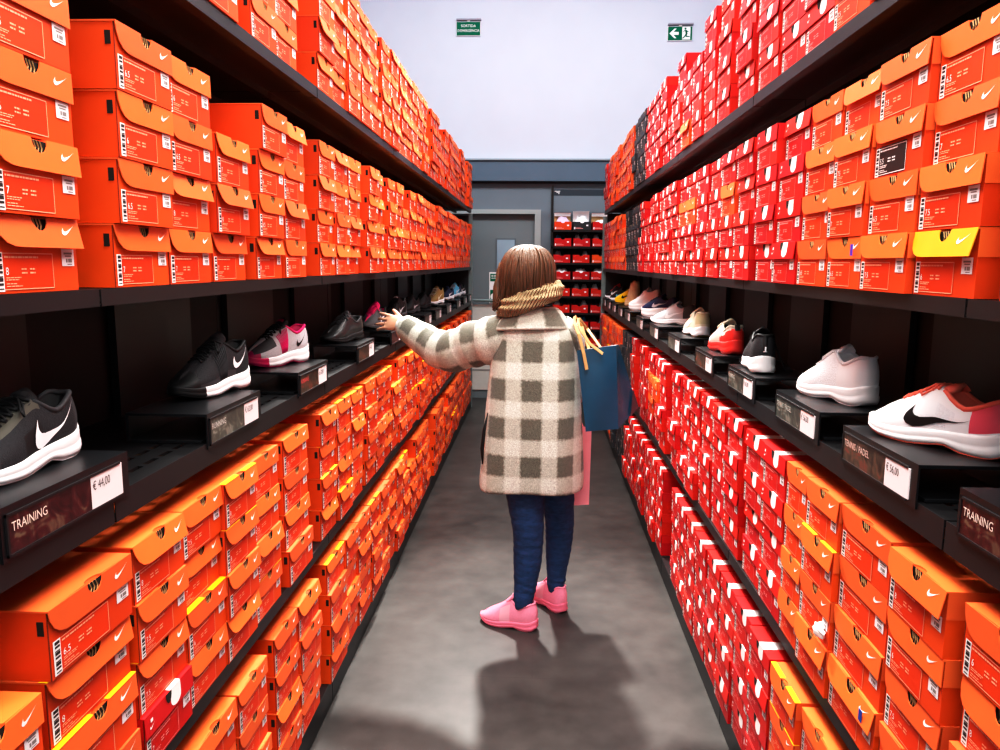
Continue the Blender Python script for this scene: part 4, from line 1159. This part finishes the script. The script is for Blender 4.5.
for lg in (JL_, JR_):
    pts, rs = [], []
    N = 60
    for i in range(N + 1):
        x = i / N * (len(lg) - 1); k = min(int(x), len(lg) - 2); t = x - k
        p = [lg[k][c] + (lg[k + 1][c] - lg[k][c]) * t for c in range(4)]
        bunch = (1 if p[2] < .24 or .36 < p[2] < .52 else .35)
        pts.append(V((p[0] + .003 * bunch * math.sin(i * 2.1), p[1], p[2]))); rs.append(p[3] + .0014 * bunch * math.sin(i * 1.57 + 1) + .0022 * bunch * rr.uniform(-1, 1))
    mb.tube(pts, rs, M_JEAN, n=22)
remesh(mb, 'jeans', .0065, 2, person)

# checked wool
def wool(name, uoff, voff, pu=.155, pv=.160):
    m = bpy.data.materials.new(name); m.use_nodes = True; nt = m.node_tree; L = nt.links; b = nt.nodes['Principled BSDF']
    b.inputs['Roughness'].default_value = .95; b.inputs['Specular IOR Level'].default_value = .15; b.inputs['Sheen Weight'].default_value = .25
    uv = nt.nodes.new('ShaderNodeUVMap'); sep = nt.nodes.new('ShaderNodeSeparateXYZ')
    ds = nt.nodes.new('ShaderNodeTexNoise'); ds.inputs['Scale'].default_value = 90; tc = nt.nodes.new('ShaderNodeTexCoord'); L.new(tc.outputs['Object'], ds.inputs[0])
    va = nt.nodes.new('ShaderNodeVectorMath'); va.operation = 'MULTIPLY_ADD'; va.inputs[1].default_value = (.016, .016, 0)
    L.new(ds.outputs['Color'], va.inputs[0]); L.new(uv.outputs[0], va.inputs[2]); L.new(va.outputs[0], sep.inputs[0])
    def band(out, off, per):
        a = nt.nodes.new('ShaderNodeMath'); a.operation = 'SUBTRACT'; a.inputs[1].default_value = off + .008; L.new(out, a.inputs[0])
        c = nt.nodes.new('ShaderNodeMath'); c.operation = 'PINGPONG'; c.inputs[1].default_value = per / 2; L.new(a.outputs[0], c.inputs[0])
        r = nt.nodes.new('ShaderNodeMapRange'); r.inputs['From Min'].default_value = per * .245; r.inputs['From Max'].default_value = per * .315
        r.inputs['To Min'].default_value = 1; r.inputs['To Max'].default_value = 0; L.new(c.outputs[0], r.inputs['Value']); return r.outputs[0]
    bu, bv = band(sep.outputs[0], uoff, pu), band(sep.outputs[1], voff, pv)
    mu = nt.nodes.new('ShaderNodeMath'); mu.operation = 'MULTIPLY'; L.new(bu, mu.inputs[0]); L.new(bv, mu.inputs[1])
    ad = nt.nodes.new('ShaderNodeMath'); ad.operation = 'ADD'; L.new(bu, ad.inputs[0]); L.new(bv, ad.inputs[1])
    hf = nt.nodes.new('ShaderNodeMath'); hf.operation = 'MULTIPLY'; hf.inputs[1].default_value = .20; L.new(ad.outputs[0], hf.inputs[0])
    sm = nt.nodes.new('ShaderNodeMath'); sm.operation = 'MULTIPLY_ADD'; sm.inputs[1].default_value = .60; L.new(mu.outputs[0], sm.inputs[0]); L.new(hf.outputs[0], sm.inputs[2])
    cr = nt.nodes.new('ShaderNodeValToRGB'); e = cr.color_ramp.elements
    e[0].position = 0; e[0].color = lin('#d6d9cf'); e[1].position = 1; e[1].color = lin('#6a6a60'); x = e.new(.22); x.color = lin('#b8baae')
    L.new(sm.outputs[0], cr.inputs[0])
    fz = nt.nodes.new('ShaderNodeTexNoise'); fz.inputs['Scale'].default_value = 260; fz.inputs['Detail'].default_value = 4; L.new(tc.outputs['Object'], fz.inputs[0])
    mr = nt.nodes.new('ShaderNodeMapRange'); mr.inputs['From Min'].default_value = .3; mr.inputs['From Max'].default_value = .7; mr.inputs['To Min'].default_value = .62; mr.inputs['To Max'].default_value = 1.28; L.new(fz.outputs['Fac'], mr.inputs['Value'])
    hs = nt.nodes.new('ShaderNodeHueSaturation'); L.new(cr.outputs[0], hs.inputs['Color']); L.new(mr.outputs[0], hs.inputs['Value']); L.new(hs.outputs[0], b.inputs['Base Color'])
    bp = nt.nodes.new('ShaderNodeBump'); bp.inputs['Strength'].default_value = .7; bp.inputs['Distance'].default_value = .004; L.new(fz.outputs['Fac'], bp.inputs['Height']); L.new(bp.outputs[0], b.inputs['Normal'])
    return m
def uv_loft(name, rings, uvs, material, parent, closed_caps=False, solid=.006):
    me = bpy.data.meshes.new(name); n = len(rings[0]); N = len(rings)
    vs = [tuple(p) for r in rings for p in r]; fs = []; fuv = []
    for i in range(N - 1):
        for k in range(n):
            k2 = (k + 1) % n
            fs.append((i * n + k, i * n + k2, (i + 1) * n + k2, (i + 1) * n + k))
            w = uvs[i][n] if k2 == 0 else uvs[i][k2]; w2 = uvs[i + 1][n] if k2 == 0 else uvs[i + 1][k2]
            fuv.append((uvs[i][k], w, w2, uvs[i + 1][k]))
    me.from_pydata(vs, [], fs); l = me.uv_layers.new(name='UVMap')
    i = 0
    for q in fuv:
        for x in q: l.data[i].uv = x; i += 1
    bm = bmesh.new(); bm.from_mesh(me); bmesh.ops.recalc_face_normals(bm, faces=bm.faces); bm.to_mesh(me); bm.free()
    me.polygons.foreach_set('use_smooth', [True] * len(me.polygons)); me.materials.append(material)
    o = bpy.data.objects.new(name, me); COL.objects.link(o); o.parent = parent
    if solid:
        s = o.modifiers.new('thickness', 'SOLIDIFY'); s.thickness = solid; s.offset = -1
    ss = o.modifiers.new('smooth', 'SUBSURF'); ss.levels = 1; ss.render_levels = 1
    return o
COAT = [(.632,-.022,.228,.170),(.645,-.022,.230,.172),(.70,-.020,.227,.172),(.80,-.018,.221,.170),(.90,-.016,.214,.165),(1.0,-.013,.206,.158),(1.08,-.012,.198,.150),(1.15,-.011,.191,.143),(1.21,-.010,.185,.134),(1.26,-.011,.178,.126),(1.30,-.012,.172,.119),(1.335,-.013,.158,.108),(1.365,-.016,.132,.094),(1.39,-.02,.100,.08),(1.41,-.024,.080,.068)]
rings, uvs = [], []; n = 56
for z, cx, a, b in COAT:
    ring, uv = [], []; acc = 0
    for k in range(n):
        t = -PI / 2 + 2 * PI * k / n           # starts at the middle of the back
        c, s = math.cos(t), math.sin(t)
        fold = .006 * math.sin(5 * t + 1) * max(0, min(1, (1.15 - z) / .4))
        ring.append(V((cx + (a + fold) * math.copysign(abs(c) ** .87, c), 3.24 + (b + fold) * math.copysign(abs(s) ** .87, s), z + (.006 * math.sin(3 * t) if z < .66 else 0))))
    per = [(ring[(k + 1) % n] - ring[k]).length for k in range(n)]
    half = n // 2; acc = [0]
    for k in range(n): acc.append(acc[-1] + per[k])
    rings.append(ring); uvs.append([((x if i <= half else x - acc[-1]) + cx + .02, z) for i, x in enumerate(acc)])
coat = uv_loft('coat', rings, uvs, wool('checked_wool', 0.0, .757), person, solid=.008)
mb = MB(); mb.poly([(-.228, 3.13, .95), (-.236, 3.16, .80), (-.234, 3.12, .74), (-.224, 3.105, .86)], M_BACK)
mb = MB(); mb.tube([V((-.203, 3.135, .975)), V((-.218, 3.133, .90)), V((-.226, 3.130, .82)), V((-.224, 3.128, .755))], [.002, .007, .008, .003], M_BACK, n=8); po = mb.obj('pocket_slit', coat, smooth=True)
def sleeve(pts, rad, name='sleeve', ph=0.0):
    P3 = [V(p) for p in pts]; N = 44; rings, uvs = [], []; acc = 0; last = None; up = None
    def cr(i, t):
        p0, p1, p2, p3 = P3[max(i - 1, 0)], P3[i], P3[i + 1], P3[min(i + 2, len(P3) - 1)]
        return .5 * ((2 * p1) + (p2 - p0) * t + (2 * p0 - 5 * p1 + 4 * p2 - p3) * t * t + (3 * p1 - p0 - 3 * p2 + p3) * t ** 3)
    cs = []
    for j in range(N + 1):
        x = j / N * (len(P3) - 1); i = min(int(x), len(P3) - 2); cs.append((cr(i, x - i), rad[i] + (rad[i + 1] - rad[i]) * (x - i)))
    for j, (c, r) in enumerate(cs):
        t = (cs[min(j + 1, N)][0] - cs[max(j - 1, 0)][0]).normalized()
        if up is None: up = V((0, 0, 1))
        s = t.cross(up).normalized(); up = s.cross(t).normalized()
        acc += (c - last).length if last is not None else 0; last = c
        r2 = r * (1 + .045 * math.sin(acc * 62) * (1 if .12 < acc < .5 else .3))
        rings.append([c + s * math.cos(2 * PI * k / 26) * r2 + up * math.sin(2 * PI * k / 26) * r2 * 1.08 for k in range(26)])
        uvs.append([(2 * PI * k / 26 * .075 + ph, acc) for k in range(27)])
    return uv_loft(name, rings, uvs, wool('checked_wool_' + name, .02, .06, .155, .135), coat, solid=.007)
SHC = V((-.085, 3.245, 1.315))
sleeve([SHC, SHL + V((-.01, 0, -.035)), SHL.lerp(ELL, .5) + V((0, 0, -.012)), ELL, ELL.lerp(WRL, .5) + V((0, 0, -.006)), WRL.lerp(ELL, .06)], [.085, .100, .094, .086, .070, .054])
sleeve([V((.075, 3.245, 1.315)), SHR + V((-.005, 0, -.04)), SHR.lerp(ELR, .5) + V((-.01, 0, 0)), ELR, ELR.lerp(WRR, .5), WRR.lerp(ELR, .08)], [.075, .082, .068, .064, .058, .050], ph=.03)
mb = MB(); q = WRL.lerp(ELL, .03); dv = (WRL - ELL).normalized()
mb.tube([q - dv * .03, q + dv * .004, q + dv * .012], [.046, .044, .040], mat('white_cuff', '#efece6', .8, noise=.05), n=18); cf = mb.obj('shirt_cuff', person, smooth=True); cf['label'] = 'white shirt cuff'
# collar: a wide flap lying round the neck
rings, uvs = [], []
for z, a, b, cx in ((1.412,.085,.075,-.025),(1.418,.098,.084,-.025),(1.402,.125,.102,-.025),(1.375,.150,.118,-.026),(1.345,.170,.131,-.027),(1.330,.174,.135,-.027)):
    ring = []
    for k in range(40):
        t = -PI / 2 + 2 * PI * k / 40; c, s = math.cos(t), math.sin(t)
        ring.append(V((cx + a * c, 3.238 + b * s, z + .012 * c * c * (0 if z > 1.43 else -1) + .014 * c * (1 if z > 1.38 else .3))))
    rings.append(ring); uvs.append([(k / 40 * .8, z * 1.3) for k in range(41)])
uv_loft('collar', rings, uvs, wool('checked_wool_collar', .09, 1.79), coat, solid=.012)

# scarf: a thick knitted loop wound twice
M_SCARF = mat('beige_knit', '#c0ae8a', .95, noise=.22, nscale=70, spec=.1)
nt = M_SCARF.node_tree; b = nt.nodes['Principled BSDF']; uvn = nt.nodes.new('ShaderNodeUVMap'); wv = nt.nodes.new('ShaderNodeTexWave'); wv.inputs['Scale'].default_value = 30; wv.inputs['Distortion'].default_value = 1.2; wv.bands_direction = 'X'
mp = nt.nodes.new('ShaderNodeMapping'); mp.inputs['Rotation'].default_value = (0, 0, .5); nt.links.new(uvn.outputs[0], mp.inputs[0]); nt.links.new(mp.outputs[0], wv.inputs[0])
bp = nt.nodes.new('ShaderNodeBump'); bp.inputs['Strength'].default_value = 1.0; bp.inputs['Distance'].default_value = .012; nt.links.new(wv.outputs['Fac'], bp.inputs['Height']); nt.links.new(bp.outputs[0], b.inputs['Normal'])
rings, uvs = [], []; N = 110; n = 22
for j in range(N + 1):
    q = j / N; t = -.4 + q * 4 * PI; lay = q * 2 - 1
    a, bb = .108 - .004 * lay, .105 - .004 * lay
    c0 = V((-.032 + a * math.cos(t), 3.235 + bb * math.sin(t), 1.452 + .024 * lay + .040 * math.cos(t) + .006 * math.sin(t)))
    rad = V((math.cos(t), math.sin(t), 0)); taper = min(1, q * 12, (1 - q) * 12) ** .5 + .02
    ring = []
    for k in range(n):
        p = 2 * PI * k / n; rr_ = .034 * taper * (1 + .16 * math.sin(6 * p + q * 60))
        ring.append(c0 + rad * rr_ * 1.02 * math.cos(p) + V((0, 0, 1)) * rr_ * 1.05 * math.sin(p))
    rings.append(ring); uvs.append([(q * 1.3, k / n * .22) for k in range(n + 1)])
uv_loft('scarf', rings, uvs, M_SCARF, person, solid=0)

# hair: a chin-length bob
M_HAIR = mat('brown_hair', '#533823', .5, noise=.45, nscale=26, stretch=(6, 6, .5), bump=.6, bscale=45, spec=.5)
rh = random.Random(8); NT = 120
prof = [(1.6755,.014),(1.672,.038),(1.662,.064),(1.645,.086),(1.622,.103),(1.595,.113),(1.565,.118),(1.535,.119),(1.505,.117),(1.475,.112),(1.450,.106),(1.430,.098)]
fa = math.atan2(FD.y, FD.x)
rings = []
jit = [rh.uniform(-1, 1) for _ in range(NT)]
for i, (z, r) in enumerate(prof):
    ring = []
    for k in range(NT):
        # leaves the face open
        t = fa + 2 * PI * k / NT
        da = abs((t - fa + PI) % (2 * PI) - PI)
        zz, r2 = z, r
        lim = 1.615 - .20 * max(0, min(1, (da - .75) / .5))
        if zz < lim: zz = lim + (zz - lim) * .02
        if da < .85: r2 = min(r2, .104)
        v = i / (len(prof) - 1)
        r2 += .0028 * jit[k] * min(1, v * 2) + .0018 * math.sin(k * 1.3)
        left = max(0, -math.cos(t)) ** 2
        out = .055 * left * max(0, (v - .78) / .22) ** 1.5
        zz += .008 * jit[(k * 7) % NT] * max(0, (v - .8) / .2) - .022 * left * max(0, (v - .7) / .3)
        ring.append(V((HC.x + (r2 + out) * .97 * math.cos(t), 3.228 + (r2) * 1.02 * math.sin(t), zz)))
    rings.append(ring)
mb = MB(); mb.loft(rings, M_HAIR, cap=False); mb.add(rings[0], [tuple(range(NT))], M_HAIR)
hair = mb.obj('hair', person, smooth=True); so = hair.modifiers.new('thick', 'SOLIDIFY'); so.thickness = .012; so.offset = -1
mb = MB()
for i in range(70):
    t = fa + PI + rh.uniform(-1.9, 1.9); pts, rs = [], []
    ln = rh.uniform(.75, 1.0)
    left = max(0, -math.cos(t)) ** 2
    for j in range(9):
        v = .12 + (ln - .12) * j / 8; x = v * (len(prof) - 1); k = min(int(x), len(prof) - 2); fr = x - k
        z = prof[k][0] + (prof[k + 1][0] - prof[k][0]) * fr; r = prof[k][1] + (prof[k + 1][1] - prof[k][1]) * fr
        t2 = t + .10 * math.sin(v * 2.5 + i)
        out = .06 * left * max(0, (v - .72) / .28) ** 1.6
        pts.append(V((HC.x + (r + .002 + out) * .97 * math.cos(t2), 3.228 + (r + .002) * 1.02 * math.sin(t2), z - .03 * left * max(0, (v - .7) / .3))))
        rs.append(.0052 * (1 - .75 * abs(2 * j / 8 - .9) ** 2) + .0006)
    mb.tube(pts, rs, M_HAIR, n=6)
mb.obj('lock', hair, smooth=True)

# pink slip-on trainers
k_pk = C('rose_pink', '#f79bb4', .55, noise=.05, nscale=120); k_pk2 = C('rose_sole', '#f2859f', .5); k_pkl = C('pale_rose', '#fbb7c8', .6)
for org, d in ((V((.0165, 3.150, 0.0005)), DL), (V((.143, 3.318, 0.0005)), DR)):
    z_ = lambda t, q: 'band' if .42 < t < .62 and q < .8 else 'up'
    s = make_shoe('shoe', dict(up=k_pk, band=k_pkl, sole=k_pk2, out=k_pk2, lining=k_pk, sw=k_pkl, tongue=k_pk, collar=k_pk, tab=k_pkl), 'x', org, ang(d.x, d.y), None, laces=False, swsh=False, zone=z_, L=.268, high=.022, sole=.003, wide=1.05, tongue_up=.040, vamp=.010)
    for p_ in ('label', 'category'): del s[p_]
    s['label'] = 'pink slip-on trainer'; s.parent = person

# blue tote on her shoulder
M_TEAL = mat('petrol_blue_leather', '#0a4763', .38, noise=.06, nscale=12, bump=.25, bscale=350, spec=.5, coat=.15); M_PLUM = mat('plum_brown_leather', '#4a3540', .45, noise=.08)
M_STRAP = mat('tan_leather', '#c3a06e', .5, noise=.05)
A, B_, C_, D_ = V((.206, 3.090, .912)), V((.342, 3.105, .922)), V((.436, 3.24, .990)), V((.300, 3.25, .965))
T1, T2, T3, T4 = V((.163, 3.112, 1.246)), V((.325, 3.132, 1.268)), V((.338, 3.165, 1.268)), V((.185, 3.150, 1.246))
tb = empty('tote_bag', (.30, 3.18, .92)); off = V((.30, 3.18, .92))
def patch(mb, a, b, c, d, m, sag=0.0, nrm=V((0, 0, 0)), N=10):
    g = []
    for i in range(N + 1):
        row = []
        for j in range(N + 1):
            u_, v_ = i / N, j / N
            p = (a.lerp(b, u_)).lerp(d.lerp(c, u_), v_)
            k = math.sin(PI * u_) * math.sin(PI * v_) * sag + .003 * math.sin(u_ * 7 + v_ * 4) * math.sin(PI * u_) * math.sin(PI * v_)
            row.append(p + nrm * k - off)
        g.append(row)
    mb.loft(g, m, wrap=False)
mb = MB()
patch(mb, A, B_, T2, T1, M_TEAL, .012, V((0, -1, 0))); patch(mb, D_, C_, T3, T4, M_TEAL, .012, V((0, 1, 0))); patch(mb, A, B_, C_, D_, M_TEAL); patch(mb, A, D_, T4, T1, M_TEAL, .01, V((-.5, 0, 0)))
patch(mb, T1, T2, T3, T4, M_PLUM, .01, V((0, 0, -1)))
mb.obj('body', tb, smooth=True, merge=.0005, angle=.7)
mb = MB(); patch(mb, B_, C_, T3, T2, M_TEAL, -.006, V((1, -.3, 0))); g_ = mb.obj('gusset', tb, smooth=True)
mb = MB(); e1 = B_.lerp(C_, .55); e2 = C_.lerp(T3, .30); n_ = V((.004, -.004, 0)); mb.add([e1 + n_ - off, C_ + n_ - off, e2 + n_ - off], [(0, 1, 2)], M_PLUM); g_ = mb.obj('corner_panel', tb); g_['label'] = 'plum brown corner'
def strap(mb, pts, w, m, nrm):
    a, b = [], []
    rings = []
    for i, p in enumerate(pts):
        t = (pts[min(i + 1, len(pts) - 1)] - pts[max(i - 1, 0)]).normalized(); s = t.cross(nrm).normalized(); o2 = nrm * .0018
        rings.append([p - s * w - o2, p + s * w - o2, p + s * w + o2, p - s * w + o2])
    mb.loft(rings, m)
mb = MB(); strap(mb, [p - off for p in (V((.204, 3.090, 1.170)), V((.190, 3.092, 1.235)), V((.168, 3.100, 1.315)), V((.152, 3.125, 1.350)), V((.154, 3.19, 1.372)), V((.163, 3.26, 1.373)), V((.192, 3.330, 1.33)), V((.225, 3.235, 1.225)))], .0075, M_STRAP, V((.5, -.8, .3)).normalized()); mb.obj('strap', tb)
mb = MB(); strap(mb, [p - off for p in (V((.268, 3.105, 1.235)), V((.215, 3.100, 1.275)), V((.180, 3.108, 1.325)), V((.168, 3.130, 1.352)), V((.170, 3.19, 1.368)), V((.182, 3.26, 1.364)), V((.215, 3.330, 1.32)), V((.27, 3.215, 1.245)))], .0065, M_STRAP, V((.5, -.8, .3)).normalized()); mb.obj('strap', tb)
tag(tb, 'petrol blue leather tote with tan straps hanging at the woman\'s side', 'bag')
# pink carrier in her other hand
pk = empty('shopping_bag', (.172, 3.435, .485))
M_PINK = mat('pink_paper', '#f2a0aa', .6, noise=.04)
mb = MB()
mb.add([(-.06, -.03, 0), (.078, -.03, .012), (.078, .05, .012), (-.06, .05, 0), (-.055, .003, .36), (.084, .003, .372), (.084, .018, .372), (-.055, .018, .36)], [(0,3,2,1),(0,1,5,4),(1,2,6,5),(2,3,7,6),(3,0,4,7)], M_PINK)
mb.obj('body', pk)
for yy in (.005, .016):
    mb = MB(); mb.tube([V((-.02, yy, .35)), V((-.032, .07 + yy, .43)), V((-.034, .10 + yy, .447)), V((-.02, .10 + yy, .447)), V((.02, .07 + yy, .43)), V((.05, yy, .36))], .0025, M_PINK, n=6); mb.obj('handle', pk, smooth=True)
tag(pk, 'pale pink paper carrier hanging low beside the jeans', 'bag')

# ------------------------------------------------------------------ light
def area(name, loc, sx, sy, power, target=None, col=(1, .97, .93), spread=180):
    l = bpy.data.lights.new(name, 'AREA'); l.shape = 'RECTANGLE'; l.size = sx; l.size_y = sy; l.energy = power; l.color = col; l.spread = math.radians(spread)
    o = bpy.data.objects.new(name, l); COL.objects.link(o); o.location = loc
    if target is not None: o.rotation_euler = (V(target) - V(loc)).to_track_quat('-Z', 'Y').to_euler()
    return o
for y in (-.4, 1.1, 2.6, 4.1):  # added fill, low enough to reach the shoes under the middle shelf
    area('shoe_shelf_fill', (.25, y, 3.4), .2, 1.0, 20, (-.80, y, 1.1), spread=140)
    area('shoe_shelf_fill', (-.25, y, 3.4), .2, 1.0, 20, (.74, y, 1.1), spread=140)
for y in (0.6, 3.2, 5.8):
    area('overhead_light', (.35, y, 4.75), .5, 1.6, 33, (-.73, y, .8), spread=120)
    area('overhead_light', (-.35, y, 4.75), .5, 1.6, 33, (.66, y, .8), spread=120)
area('overhead_light', (0, 4.5, 4.85), 5.5, 7, 95, (0, 4.5, 0))  # broad soft fill added overhead, not a fixture
area('back_wall_fill', (0.1, 6.2, 4.8), 4.5, 1.0, 120, (0.1, 8.87, 2.4), col=(.88, .94, 1), spread=150)  # added only to brighten the back wall
sp = bpy.data.lights.new('spot_lamp', 'SPOT'); sp.energy = 2100; sp.spot_size = math.radians(38); sp.spot_blend = .7; sp.shadow_soft_size = .13; sp.color = (1, .97, .92)
so_ = bpy.data.objects.new('spot_lamp', sp); COL.objects.link(so_); so_.location = (-.42, 6.3, 4.45); so_.rotation_euler = (V((.0, 2.5, .2)) - V((-.42, 6.3, 4.45))).to_track_quat('-Z', 'Y').to_euler()
area('camera_side_fill', (0, -1.7, 2.6), 1.6, 1.0, 22, (0, 2.5, 1.2))  # soft fill added behind the camera to lift the white shoes
w_ = bpy.data.worlds.new('world'); sc.world = w_; w_.use_nodes = True
w_.node_tree.nodes['Background'].inputs[0].default_value = (.75, .78, .85, 1); w_.node_tree.nodes['Background'].inputs[1].default_value = .3
sc.view_settings.view_transform = 'Standard'; sc.view_settings.look = 'None'; sc.view_settings.exposure = 0.08; sc.view_settings.gamma = 1.0

sc.view_settings.use_curve_mapping = True
cm = sc.view_settings.curve_mapping; cv = cm.curves[3]
cv.points[0].location = (0, 0); cv.points[-1].location = (1, 1)
cv.points.new(.12, .075); cv.points.new(.40, .385); cv.points.new(.72, .765)
cm.update()
